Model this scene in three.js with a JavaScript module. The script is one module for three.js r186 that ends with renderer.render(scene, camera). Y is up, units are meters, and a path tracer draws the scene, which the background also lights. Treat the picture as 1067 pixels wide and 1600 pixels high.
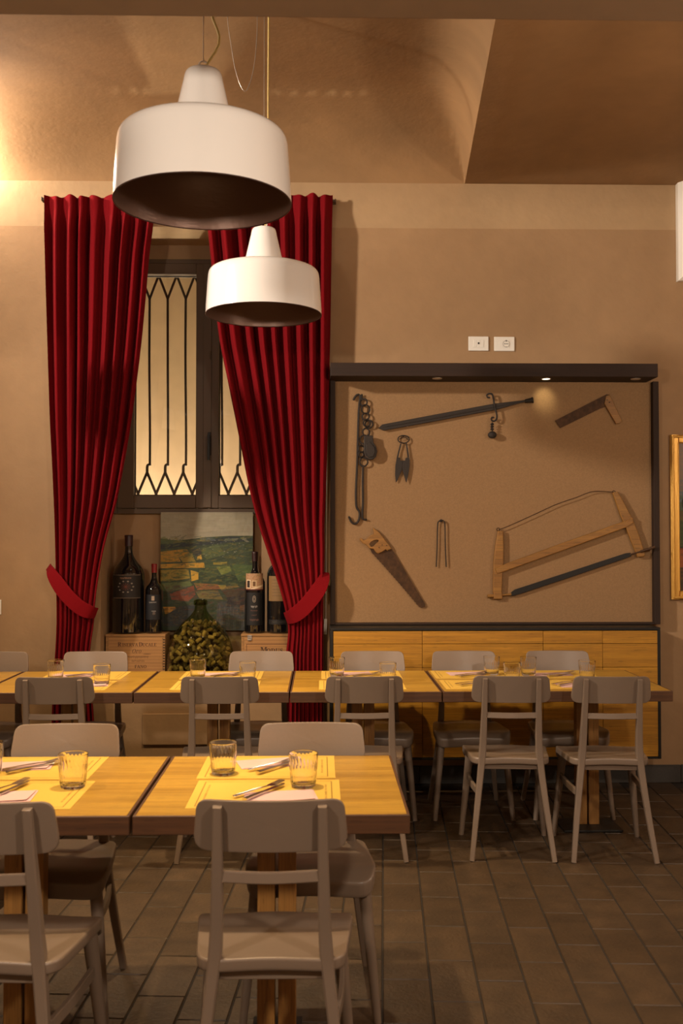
import * as THREE from 'three';
import { RoundedBoxGeometry } from 'three/addons/geometries/RoundedBoxGeometry.js';
import { mergeGeometries, toCreasedNormals } from 'three/addons/utils/BufferGeometryUtils.js';

// ---------------------------------------------------------------- camera, exposure, renderer
const scene = new THREE.Scene();
scene.background = new THREE.Color(0x020202);
const FPX = 1600, IW = 1067, IH = 1600, CAM_Y = 1.495;
const YAW = THREE.MathUtils.degToRad(-1.16), PITCH = THREE.MathUtils.degToRad(1.43);
const camera = new THREE.PerspectiveCamera(2 * Math.atan(IH / 2 / FPX) * 180 / Math.PI, IW / IH, 0.1, 60);
camera.position.set(0, CAM_Y, 0);
camera.rotation.order = 'YXZ';
camera.rotation.set(PITCH, YAW, 0);
camera.focus = 5.6; camera.userData.fStop = 5.0;
camera.updateMatrixWorld(true);
const renderer = new THREE.WebGLRenderer({ antialias: true });
renderer.toneMapping = THREE.LinearToneMapping;
renderer.toneMappingExposure = 0.30;
renderer.shadowMap.enabled = true;

const WARM = new THREE.Color().setRGB(1, 0.70, 0.38);       // pendant bulbs
const ROOM = new THREE.Color().setRGB(1, 0.82, 0.65);       // the other room lamps and the added fill globes
const LIGHT = { pendant: 64, pendantRest: 48, sconce: 16, globe: 34, wallSpot: 285, sideFill: 17, outside: 74, spot: 0.5 };

// ---------------------------------------------------------------- helpers
let seed = 20240611;
function rnd() { seed |= 0; seed = seed + 0x6D2B79F5 | 0; let t = Math.imul(seed ^ seed >>> 15, 1 | seed); t = t + Math.imul(t ^ t >>> 7, 61 | t) ^ t; return ((t ^ t >>> 14) >>> 0) / 4294967296; }
const rr = (a, b) => a + (b - a) * rnd();
const V = (x, y, z) => new THREE.Vector3(x, y, z);
const lerp = (a, b, t) => a + (b - a) * t;
const sstep = (a, b, x) => { const t = Math.min(1, Math.max(0, (x - a) / (b - a))); return t * t * (3 - 2 * t); };
// measured position in the photograph -> point in the room on the plane z = -depth, or at height y
function ray(px, py) { return V((px - IW / 2) / FPX, (IH / 2 - py) / FPX, -1).applyQuaternion(camera.quaternion); }
function P(px, py, depth) { const d = ray(px, py); return d.multiplyScalar(depth / -d.z).add(camera.position); }
function Q(px, py, y) { const d = ray(px, py); return d.multiplyScalar((y - CAM_Y) / d.y).add(camera.position); }

const usedNames = new Map();
function numbered(name) { const n = usedNames.get(name) || 0; usedNames.set(name, n + 1); return n ? `${name}_${String(n).padStart(3, '0')}` : name; }
function shade(o) { o.traverse(m => { if (m.isMesh) { m.castShadow = true; m.receiveShadow = true; } }); return o; }
function thing(name, label, category, pos = [0, 0, 0], turn = 0, group) {
  const o = new THREE.Group(); o.name = numbered(name);
  o.position.set(...pos); o.rotation.y = turn;
  o.userData = { label, category }; if (group) o.userData.group = group;
  scene.add(o); return o;
}
function part(parent, name, geo, mat, label) {
  const m = new THREE.Mesh(Array.isArray(geo) ? merge(geo) : geo, mat); m.name = name; m.castShadow = m.receiveShadow = true;
  if (label) m.userData.label = label;
  parent.add(m); return m;
}
function struct(name, geo, mat, parent) {
  const m = new THREE.Mesh(Array.isArray(geo) ? merge(geo) : geo, mat); m.name = parent ? name : numbered(name); m.castShadow = m.receiveShadow = true;
  if (!parent) m.userData.kind = 'structure';
  (parent || scene).add(m); return m;
}
function copy(src, label, pos, turn, group) {
  const c = src.clone(); c.name = numbered(src.name.replace(/_\d{3}$/, ''));
  c.userData = { ...src.userData, label }; if (group) c.userData.group = group;
  c.position.set(...pos); c.rotation.set(0, turn, 0); c.scale.setScalar(1); scene.add(c); return c;
}
function merge(list) { return mergeGeometries(list.map(g => { let n = g.index ? g.toNonIndexed() : g; for (const k of Object.keys(n.attributes)) if (!['position', 'normal', 'uv'].includes(k)) n.deleteAttribute(k); if (!n.attributes.uv) n.setAttribute('uv', new THREE.BufferAttribute(new Float32Array(n.attributes.position.count * 2), 2)); return n; })); }
// uv in metres by the dominant side of each triangle; along: the axis (0 x, 1 y, 2 z) that u follows
function mapUV(geo, along = 0, off = [0, 0]) {
  const g = geo.index ? geo.toNonIndexed() : geo; const p = g.attributes.position, uv = new Float32Array(p.count * 2);
  const a = V(), b = V(), c = V();
  for (let i = 0; i < p.count; i += 3) {
    a.fromBufferAttribute(p, i); b.fromBufferAttribute(p, i + 1); c.fromBufferAttribute(p, i + 2);
    const n = b.clone().sub(a).cross(c.clone().sub(a)); const m = [Math.abs(n.x), Math.abs(n.y), Math.abs(n.z)];
    const d = m.indexOf(Math.max(...m)); let axes = [0, 1, 2].filter(k => k !== d); if (axes[1] === along) axes.reverse();
    [a, b, c].forEach((v, j) => { const q = [v.x, v.y, v.z]; uv[(i + j) * 2] = q[axes[0]] + off[0]; uv[(i + j) * 2 + 1] = q[axes[1]] + off[1]; });
  }
  g.setAttribute('uv', new THREE.BufferAttribute(uv, 2)); return g;
}
function box(x0, x1, y0, y1, z0, z1, r = 0.002, along = 0, off) {
  const w = x1 - x0, h = y1 - y0, d = z1 - z0;
  const g = r > 0 ? new RoundedBoxGeometry(w, h, d, 2, Math.min(r, w / 2.1, h / 2.1, d / 2.1)) : new THREE.BoxGeometry(w, h, d);
  g.translate((x0 + x1) / 2, (y0 + y1) / 2, (z0 + z1) / 2); return mapUV(g, along, off);
}
function rawGeo(pos, idx, uv) {
  const g = new THREE.BufferGeometry(); g.setAttribute('position', new THREE.Float32BufferAttribute(pos, 3));
  g.setAttribute('uv', new THREE.Float32BufferAttribute(uv || new Array(pos.length / 3 * 2).fill(0), 2)); g.setIndex(idx); g.computeVertexNormals(); return g;
}
// closed slab over an outline in (u,v); map(u,v,t) gives the point, t = 1 on the upper face, 0 on the lower
function slab(outline, map, edge = 0.985) {
  const n = outline.length; let cu = 0, cv = 0; for (const [u, v] of outline) { cu += u / n; cv += v / n; }
  const f = [0.001, 0.25, 0.45, 0.62, 0.76, 0.87, 0.94, edge];
  const rings = [...f.map(k => [k, 1]), [lerp(edge, 1, 0.75), 0.93], [1, 0.75], [1, 0.25], [lerp(edge, 1, 0.75), 0.07], ...f.slice().reverse().map(k => [k, 0])];
  const pos = [], idx = [], uv = [];
  for (const [k, t] of rings) for (const [u, v] of outline) { const uu = cu + (u - cu) * k, vv = cv + (v - cv) * k; pos.push(...map(uu, vv, t)); uv.push(uu, vv); }
  for (let r = 0; r < rings.length - 1; r++) for (let i = 0; i < n; i++) { const a = r * n + i, b = r * n + (i + 1) % n, c = a + n, d = b + n; idx.push(a, c, b, b, c, d); }
  return rawGeo(pos, idx, uv);
}
function roundedOutline(pts, rad, seg = 6) {
  const out = [], n = pts.length;
  for (let i = 0; i < n; i++) {
    const p = pts[i], a = pts[(i + n - 1) % n], b = pts[(i + 1) % n], r = Array.isArray(rad) ? rad[i] : rad;
    const la = Math.hypot(a[0] - p[0], a[1] - p[1]), lb = Math.hypot(b[0] - p[0], b[1] - p[1]);
    const s = [p[0] + (a[0] - p[0]) / la * r, p[1] + (a[1] - p[1]) / la * r], e = [p[0] + (b[0] - p[0]) / lb * r, p[1] + (b[1] - p[1]) / lb * r];
    for (let k = 0; k <= seg; k++) { const t = k / seg, q = (1 - t) * (1 - t), w = 2 * t * (1 - t), z = t * t; out.push([q * s[0] + w * p[0] + z * e[0], q * s[1] + w * p[1] + z * e[1]]); }
  }
  const dense = [];   // subdivide long edges
  for (let i = 0; i < out.length; i++) { const a = out[i], b = out[(i + 1) % out.length]; const l = Math.hypot(b[0] - a[0], b[1] - a[1]); if (l < 1e-6) continue; const m = Math.max(1, Math.round(l / 0.02)); for (let k = 0; k < m; k++) dense.push([lerp(a[0], b[0], k / m), lerp(a[1], b[1], k / m)]); }
  return dense;
}
// bar of chamfered rectangular section swept along points; size(t) -> [along ref, across]
function sweep(points, size, ref, steps = 24, cham = 0.28) {
  const curve = points.length > 2 ? new THREE.CatmullRomCurve3(points.map(p => V(...p)), false, 'centripetal') : new THREE.LineCurve3(V(...points[0]), V(...points[1]));
  const R = V(...ref), pos = [], idx = [], uv = []; let len = 0, prev = null;
  for (let i = 0; i <= steps; i++) {
    const t = i / steps, c = curve.getPoint(t), T = curve.getTangent(t);
    if (prev) len += c.distanceTo(prev); prev = c;
    const X = R.clone().sub(T.clone().multiplyScalar(R.dot(T))).normalize(), Y = T.clone().cross(X).normalize();
    const [w, h] = size(t); const a = w / 2, b = h / 2, k = Math.min(a, b) * cham;
    [[a, b - k], [a - k, b], [-a + k, b], [-a, b - k], [-a, -b + k], [-a + k, -b], [a - k, -b], [a, -b + k]].forEach(([x, y], j) => { const q = c.clone().addScaledVector(X, x).addScaledVector(Y, y); pos.push(q.x, q.y, q.z); uv.push(len, (j + (x + y) * 0.2) * 0.01); });
  }
  for (let i = 0; i < steps; i++) for (let j = 0; j < 8; j++) { const a = i * 8 + j, b = i * 8 + (j + 1) % 8; idx.push(a, b, a + 8, b, b + 8, a + 8); }
  for (const [o, fl] of [[0, 1], [steps * 8, 0]]) for (let j = 1; j < 7; j++) fl ? idx.push(o, o + j + 1, o + j) : idx.push(o, o + j, o + j + 1);
  return toCreasedNormals(rawGeo(pos, idx, uv), 0.7);
}
function tube(points, r, closed = false, seg = 8, steps) {
  const c = points.length > 2 ? new THREE.CatmullRomCurve3(points, closed, 'centripetal') : new THREE.LineCurve3(points[0], points[1]);
  return capTube(c, r, seg, steps || Math.max(2, points.length * 5), closed);
}
function capTube(c, r, seg, steps, closed) {
  const g = new THREE.TubeGeometry(c, steps, r, seg, closed); if (closed) return g;
  const caps = [g]; for (const t of [0, 1]) { const s = new THREE.SphereGeometry(r, seg, 6); s.translate(...c.getPoint(t).toArray()); caps.push(s); } return merge(caps);
}
function rod(a, b, r0, r1 = r0, seg = 12) { // tapered round bar
  const d = b.clone().sub(a), g = new THREE.CylinderGeometry(r1, r0, d.length(), seg, 3); g.translate(0, d.length() / 2, 0);
  g.applyQuaternion(new THREE.Quaternion().setFromUnitVectors(V(0, 1, 0), d.clone().normalize())); g.translate(a.x, a.y, a.z); return g;
}
const lathe = (pts, seg = 48) => new THREE.LatheGeometry(pts.map(p => new THREE.Vector2(p[0], p[1])), seg);
const smoothProfile = (pts, n = 60) => { const c = new THREE.SplineCurve(pts.map(p => new THREE.Vector2(p[0], p[1]))); return c.getPoints(n).map(p => [Math.max(0, p.x), p.y]); };
// moves world-space part geometries under a group placed at the base of the thing
function settle(o, list) {
  const bb = new THREE.Box3(); const made = list.map(([n, g, m, l]) => { const q = Array.isArray(g) ? merge(g) : g; q.computeBoundingBox(); bb.union(q.boundingBox); return [n, q, m, l]; });
  const c = V((bb.min.x + bb.max.x) / 2, bb.min.y, (bb.min.z + bb.max.z) / 2); o.position.copy(c);
  for (const [n, g, m, l] of made) { g.translate(-c.x, -c.y, -c.z); part(o, n, g, m, l); }
  return o;
}

// ---------------------------------------------------------------- procedural textures
function hash2(x, y, s) { let h = Math.imul(x, 374761393) ^ Math.imul(y, 668265263) ^ Math.imul(s, 1442695041); h = Math.imul(h ^ h >>> 13, 1274126177); return ((h ^ h >>> 16) >>> 0) / 4294967296; }
function vnoise(x, y, px, py, s) { const xi = Math.floor(x), yi = Math.floor(y), fx = x - xi, fy = y - yi, u = fx * fx * (3 - 2 * fx), v = fy * fy * (3 - 2 * fy); const m = (a, n) => ((a % n) + n) % n; const h = (i, j) => hash2(m(xi + i, px), m(yi + j, py), s); return lerp(lerp(h(0, 0), h(1, 0), u), lerp(h(0, 1), h(1, 1), u), v); }
function fbm(u, v, fx, fy, oct, s) { let a = 0.5, r = 0, n = 0; for (let o = 0; o < oct; o++) { r += a * vnoise(u * fx, v * fy, fx, fy, s + o); n += a; a *= 0.55; fx *= 2; fy *= 2; } return r / n; }
function texture(w, h, fn, sizeX, sizeY, srgb = true) {
  const d = new Uint8Array(w * h * 4);
  for (let y = 0; y < h; y++) for (let x = 0; x < w; x++) { const c = fn(x / w, y / h), i = (y * w + x) * 4; for (let k = 0; k < 3; k++) d[i + k] = Math.max(0, Math.min(255, (Array.isArray(c) ? c[k] : c) * 255)); d[i + 3] = 255; }
  const t = new THREE.DataTexture(d, w, h); t.wrapS = t.wrapT = THREE.RepeatWrapping; t.magFilter = THREE.LinearFilter; t.minFilter = THREE.LinearMipmapLinearFilter; t.generateMipmaps = true;
  if (srgb) t.colorSpace = THREE.SRGBColorSpace; t.repeat.set(1 / sizeX, 1 / sizeY); t.needsUpdate = true; return t;
}
const mix3 = (a, b, t) => [lerp(a[0], b[0], t), lerp(a[1], b[1], t), lerp(a[2], b[2], t)];
function woodTex(dark, mid, light, s) {
  return texture(512, 512, (u, v) => {
    const warp = fbm(u, v, 3, 4, 3, s) * 0.35, ring = fbm(u, v + warp * 0.2, 2, 22, 3, s + 9), fine = fbm(u, v, 8, 160, 2, s + 20), plank = fbm(u, v, 2, 5, 2, s + 30), pore = fbm(u, v, 24, 220, 1, s + 40);
    let c = mix3(dark, light, Math.min(1, Math.max(0, ring * 1.3 - 0.2))); c = mix3(c, mid, 0.35 + 0.3 * plank); const k = 0.86 + 0.2 * fine - (pore > 0.8 ? 0.1 : 0); return c.map(q => q * k);
  }, 1.1, 0.55);
}
const fineNoise = texture(256, 256, (u, v) => fbm(u, v, 24, 24, 4, 77), 0.25, 0.25, false);
const plasterBump = texture(512, 512, (u, v) => 0.6 * fbm(u, v, 6, 6, 4, 5) + 0.4 * fbm(u, v, 60, 60, 2, 6), 1.2, 1.2, false);
function plaster(c, amount, s) { return texture(512, 512, (u, v) => { const a = fbm(u, v, 3, 3, 5, s), b = fbm(u, v, 40, 40, 2, s + 7); const k = 1 - amount * (a - 0.5) * 2 - 0.05 * (b - 0.5); return c.map(q => q * k); }, 2.6, 2.6); }
const std = (o) => new THREE.MeshStandardMaterial(o);
const phys = (o) => new THREE.MeshPhysicalMaterial(o);
const RGB = (r, g, b) => new THREE.Color().setRGB(r, g, b);

const M = {
  wallLow: std({ map: plaster([0.63, 0.51, 0.375], 0.05, 11), roughness: 0.85, bumpMap: plasterBump, bumpScale: 0.002 }),
  wallHigh: std({ map: plaster([0.685, 0.575, 0.435], 0.05, 12), roughness: 0.85, bumpMap: plasterBump, bumpScale: 0.002 }),
  ceiling: std({ map: plaster([0.60, 0.475, 0.33], 0.18, 13), roughness: 0.9, bumpMap: plasterBump, bumpScale: 0.0018 }),
  beam: std({ map: plaster([0.50, 0.39, 0.27], 0.04, 14), roughness: 0.9 }),
  outside: std({ map: plaster([0.82, 0.76, 0.66], 0.04, 15), roughness: 0.9 }),
  grout: std({ color: RGB(0.022, 0.017, 0.013), roughness: 0.95 }),
  skirt: std({ color: RGB(0.05, 0.045, 0.04), roughness: 0.55, bumpMap: fineNoise, bumpScale: 0.001 }),
  tableTop: std({ map: woodTex([0.56, 0.41, 0.13], [0.71, 0.545, 0.20], [0.81, 0.65, 0.27], 100), roughness: 0.38, bumpMap: fineNoise, bumpScale: 0.0004 }),
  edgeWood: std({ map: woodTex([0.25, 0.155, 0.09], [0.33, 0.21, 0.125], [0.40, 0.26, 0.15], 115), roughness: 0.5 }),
  pedestal: std({ map: woodTex([0.52, 0.36, 0.18], [0.63, 0.45, 0.23], [0.72, 0.53, 0.28], 130), roughness: 0.45 }),
  cabinetWood: std({ map: woodTex([0.60, 0.41, 0.10], [0.71, 0.50, 0.13], [0.79, 0.58, 0.17], 160), roughness: 0.5 }),
  crateWood: std({ map: woodTex([0.55, 0.40, 0.23], [0.66, 0.48, 0.28], [0.74, 0.56, 0.34], 190), roughness: 0.7 }),
  toolWood: std({ map: woodTex([0.42, 0.27, 0.11], [0.58, 0.41, 0.17], [0.68, 0.50, 0.23], 220), roughness: 0.55 }),
  darkWood: std({ map: woodTex([0.12, 0.065, 0.03], [0.17, 0.095, 0.045], [0.21, 0.125, 0.06], 250), roughness: 0.75 }),
  chair: phys({ color: RGB(0.19, 0.14, 0.103), roughness: 0.42, clearcoat: 0.25, clearcoatRoughness: 0.3, bumpMap: fineNoise, bumpScale: 0.0002 }),
  steelPlate: std({ color: RGB(0.03, 0.028, 0.026), roughness: 0.5, metalness: 0.6 }),
  enamel: phys({ color: RGB(0.90, 0.88, 0.85), roughness: 0.22, clearcoat: 0.8, clearcoatRoughness: 0.08 }),
  lining: phys({ color: RGB(0.21, 0.125, 0.095), roughness: 0.42, metalness: 0.55, clearcoat: 0.5, clearcoatRoughness: 0.25, bumpMap: fineNoise, bumpScale: 0.0006 }),
  cord: std({ color: RGB(0.60, 0.45, 0.16), roughness: 0.6 }),
  steelWire: std({ color: RGB(0.55, 0.5, 0.45), roughness: 0.35, metalness: 0.9 }),
  whitePlastic: std({ color: RGB(0.80, 0.78, 0.72), roughness: 0.4 }),
  blackHole: std({ color: RGB(0.01, 0.01, 0.01), roughness: 0.6 }),
  red: phys({ color: RGB(0.165, 0.0035, 0.007), roughness: 1, specularIntensity: 0.25, bumpMap: fineNoise, bumpScale: 0.0008 }),
  windowFrame: std({ color: RGB(0.10, 0.066, 0.04), roughness: 0.6 }),
  blackMetal: std({ color: RGB(0.014, 0.013, 0.012), roughness: 0.5, metalness: 0.4 }),
  iron: std({ color: RGB(0.035, 0.028, 0.024), roughness: 0.6, metalness: 0.5, bumpMap: fineNoise, bumpScale: 0.001 }),
  rust: std({ map: texture(256, 256, (u, v) => { const a = fbm(u, v, 8, 8, 4, 300); return mix3([0.20, 0.13, 0.075], [0.37, 0.255, 0.15], a); }, 0.15, 0.15), roughness: 0.7, metalness: 0.35 }),
  panelCloth: std({ map: texture(256, 256, (u, v) => { const k = 0.93 + 0.1 * fbm(u, v, 60, 60, 2, 310) + 0.06 * (hash2(Math.floor(u * 256), Math.floor(v * 256), 3) - 0.5); return [0.575 * k, 0.455 * k, 0.32 * k]; }, 0.4, 0.4), roughness: 0.95 }),
  glass: phys({ color: 0xffffff, roughness: 0.0, transmission: 1, thickness: 0, ior: 1.5 }),
  tumbler: phys({ color: 0xffffff, roughness: 0.04, transmission: 1, thickness: 0.006, ior: 1.4 }),
  demijohn: phys({ color: RGB(0.56, 0.60, 0.34), roughness: 0.03, transmission: 1, thickness: 0, ior: 1.5 }),
  bottle: phys({ color: RGB(0.006, 0.006, 0.007), roughness: 0.08, clearcoat: 1, clearcoatRoughness: 0.04 }),
  redCap: std({ color: RGB(0.25, 0.015, 0.015), roughness: 0.4 }),
  darkCap: std({ color: RGB(0.03, 0.008, 0.008), roughness: 0.4 }),
  napkin: std({ color: RGB(0.66, 0.44, 0.43), roughness: 0.95 }),
  cutlery: std({ color: RGB(0.66, 0.63, 0.58), roughness: 0.16, metalness: 1 }),
  gold: phys({ color: RGB(0.68, 0.38, 0.08), roughness: 0.35, metalness: 0.55, bumpMap: fineNoise, bumpScale: 0.001 }),
};

// ---------------------------------------------------------------- the room shell
const ZW = 6.26, ZN = 6.66;                                  // wall plane, back of the window recess
const XL = -4.2, XR = 2.95, ZB = 2.6;                          // side walls, wall behind the camera
const CEIL = P(726, 287, ZW).y;                              // where wall and ceiling meet
const BAND = P(533, 356, ZW).y;                              // where the darker lower paint ends
const nL = P(157, 1000, ZW).x, nR = P(492, 1000, ZW).x, LEDGE = P(270, 1096, ZW).y;
function prism(pts, z0, z1) { const s = new THREE.Shape(pts.map(p => new THREE.Vector2(p[0], p[1]))); const g = new THREE.ExtrudeGeometry(s, { depth: z1 - z0, bevelEnabled: false }); g.translate(0, 0, z0); return mapUV(g); }
struct('wall_back', prism([[XL, 0], [XR, 0], [XR, BAND], [nR, BAND], [nR, LEDGE], [nL, LEDGE], [nL, BAND], [XL, BAND]], -ZN, -ZW), M.wallLow);
struct('wall_back_upper', box(XL, XR, BAND, 4.5, -ZN, -ZW, 0), M.wallHigh);
const wy0 = P(325, 803, 6.62).y, wy1 = P(325, 405, 6.62).y, wx0 = P(176, 600, 6.62).x, wx1 = P(474, 600, 6.62).x;
struct('wall_niche', [box(nL - 0.2, wx0, LEDGE - 0.3, BAND + 0.4, -ZN - 0.12, -ZN, 0), box(wx1, nR + 0.2, LEDGE - 0.3, BAND + 0.4, -ZN - 0.12, -ZN, 0), box(wx0, wx1, LEDGE - 0.3, wy0, -ZN - 0.12, -ZN, 0), box(wx0, wx1, wy1, BAND + 0.4, -ZN - 0.12, -ZN, 0)], M.wallLow);
struct('wall_left', box(XL - 0.2, XL, 0, 4.5, -ZW - 0.4, ZB, 0), M.wallHigh);
struct('wall_right', box(XR, XR + 0.2, 0, 4.5, -ZW - 0.4, ZB, 0), M.wallLow);
struct('wall_front', box(XL, XR, 0, 4.5, ZB, ZB + 0.2, 0), M.wallHigh);
// ceiling: the left bay is a plaster vault that coves down to the wall and to the rib, the right bay is low and flat
const ribA = P(726, 287, ZW), ribB = Q(774, 30, CEIL);
const ribX = z => lerp(ribA.x, ribB.x, (z - ribA.z) / (ribB.z - ribA.z));
const BEAM_Z = 2.6, beamY = P(533, 30, BEAM_Z).y;
{
  const H = 0.40, cove = (d, L, k) => { const t = Math.min(1, Math.max(0, d / L)); return H * Math.pow(Math.max(0, 1 - Math.pow(1 - t, k)), 1 / k); };
  const ds = [0, 0.002, 0.008, 0.02, 0.04, 0.07, 0.11, 0.16, 0.22, 0.29, 0.37, 0.46, 0.56, 0.75, 1.0, 1.4, 1.9, 2.5, 3.2, 4, 5.2];
  const zd = [...ds.filter(d => d < 3.2), 3.7];
  const pos = [], uv = [], idx = [];
  for (const dz of zd) for (const dx of ds) { const z = -ZW + dz, x = ribX(z) - dx; const y = CEIL + Math.min(cove(dx, 0.30, 2.3), cove(dz, 0.62, 2)); pos.push(x, y, z); uv.push(x, z + y); }
  const n = ds.length; for (let i = 0; i < zd.length - 1; i++) for (let j = 0; j < n - 1; j++) { const a = i * n + j; idx.push(a, a + 1, a + n, a + 1, a + n + 1, a + n); }
  const vault = rawGeo(pos, idx, uv);
  const p2 = [], u2 = [], i2 = [], xs = [0, 0.05, 0.1, 0.15, 0.2, 0.28, 0.36, 0.5, 2.6];
  zd.forEach(dz => xs.forEach(x => { const z = -ZW + dz, X = ribX(z) + x, y = CEIL + 0.06 * sstep(0.12, 0.5, x) * sstep(0.0, 0.4, dz); p2.push(X, y, z); u2.push(X, z); }));
  const m = xs.length; for (let i = 0; i < zd.length - 1; i++) for (let j = 0; j < m - 1; j++) { const a = i * m + j; i2.push(a, a + m, a + 1, a + 1, a + m, a + m + 1); }
  const roof = box(XL, XR, 4.5, 4.6, -ZW - 0.4, ZB, 0), back = box(XL, XR, 4.0, 4.2, -BEAM_Z + 0.05, ZB, 0);
  struct('ceiling', [vault, rawGeo(p2, i2, u2), roof, back], M.ceiling);
}
struct('ceiling_beam', box(XL, XR, beamY, 4.5, -BEAM_Z, -BEAM_Z + 0.45, 0.01), M.beam);

// floor: grout bed with one mesh for each tile that can be seen
{
  const floor = struct('floor', box(XL, XR, -0.12, -0.004, -ZW - 0.4, ZB, 0), M.grout);
  const TW = 0.16, TL = 0.32, G = 0.006, tileMats = [];
  for (let k = 0; k < 6; k++) { const t = 0.95 + 0.02 * k; tileMats.push(std({ map: texture(128, 128, (u, v) => { const a = fbm(u, v, 4, 4, 4, 400 + k), b = fbm(u, v, 40, 40, 1, 410 + k); const q = t * (0.78 + 0.36 * a + 0.10 * b); return [0.27 * q, 0.213 * q, 0.152 * q]; }, 0.32, 0.32), roughness: 0.48 + 0.03 * (k % 3), bumpMap: fineNoise, bumpScale: 0.0015 })); }
  const variants = [];
  for (let k = 0; k < 4; k++) {   // chamfered tile with uneven corners
    const w = TW / 2 - G / 2, l = TL / 2 - G / 2, c = 0.0022, j = () => rr(-0.0006, 0.0006), pos = [], o = [[-1, -1], [1, -1], [1, 1], [-1, 1]], hs = o.map(() => j());
    o.forEach(([a, b]) => pos.push(a * w, -0.006, b * l)); o.forEach(([a, b], i) => pos.push(a * w, -0.003 + hs[i], b * l)); o.forEach(([a, b], i) => pos.push(a * (w - c), hs[i], b * (l - c)));
    const idx = []; for (const r of [0, 4]) for (let i = 0; i < 4; i++) { const a = r + i, b = r + (i + 1) % 4; idx.push(a, a + 4, b, b, a + 4, b + 4); } idx.push(8, 10, 9, 8, 11, 10);
    let g = rawGeo(pos, idx).toNonIndexed(); g.computeVertexNormals(); variants.push(mapUV(g, 2, [k * 0.07, k * 0.13]));
  }
  const ang = -Math.atan(0.062), ca = Math.cos(ang), sa = Math.sin(ang), far = [];
  for (let i = -34; i < 34; i++) for (let j = -28; j < 28; j++) {
    const lx = i * TW, lz = j * TL + (i & 1 ? TL / 2 : 0) , x = lx * ca + lz * sa, z = -lx * sa + lz * ca - 4;
    if (x < XL + 0.02 || x > XR - 0.1 || z < -ZW + 0.0 || z > ZB - 0.1) continue;
    const v = V(x, 0, z).sub(camera.position).applyQuaternion(camera.quaternion.clone().invert());
    const px = IW / 2 + FPX * v.x / -v.z, py = IH / 2 - FPX * v.y / -v.z;
    const g = variants[Math.floor(rnd() * 4)], mat = tileMats[Math.floor(rnd() * 6)], y = rr(-0.001, 0.0);
    if (v.z < -2.5 && px > -50 && px < IW + 50 && py < IH + 60) { const t = part(floor, 'floor_tile', g, mat); t.position.set(x, y, z); t.rotation.y = ang; }
    else { const q = g.clone(); q.rotateY(ang); q.translate(x, y, z); far.push(q); }
  }
  const rest = part(floor, 'floor_tile', far, tileMats[2]); rest.userData.kind = 'stuff'; rest.name = 'outlying_floor_tiles';
}
// baseboard of dark tiles along the back wall and the right wall
{
  const b = new THREE.Group(); b.name = 'baseboard_back'; b.userData.kind = 'structure'; scene.add(b);
  for (let x = XL, i = 0; x < XR - 0.02; x += 0.32, i++) struct('skirting_tile', box(x + 0.002, Math.min(x + 0.318, XR - 0.012), 0.0, 0.108 + rr(-0.003, 0.003), -ZW, -ZW + 0.012, 0.002), M.skirt, b);
  struct('baseboard_right', box(XR - 0.012, XR, 0, 0.11, -ZW + 0.02, ZB, 0.002), M.skirt);
}
// access hatch in the low wall under the window recess
{
  const a = P(223, 1115, ZW), c = P(331, 1163, ZW);
  const h = thing('access_hatch', 'flat rectangular access hatch cover in the low wall under the window recess', 'hatch');
  settle(h, [['hatch_cover', box(a.x, c.x, c.y, a.y, -ZW, -ZW + 0.012, 0.003), M.wallLow]]);
}

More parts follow.
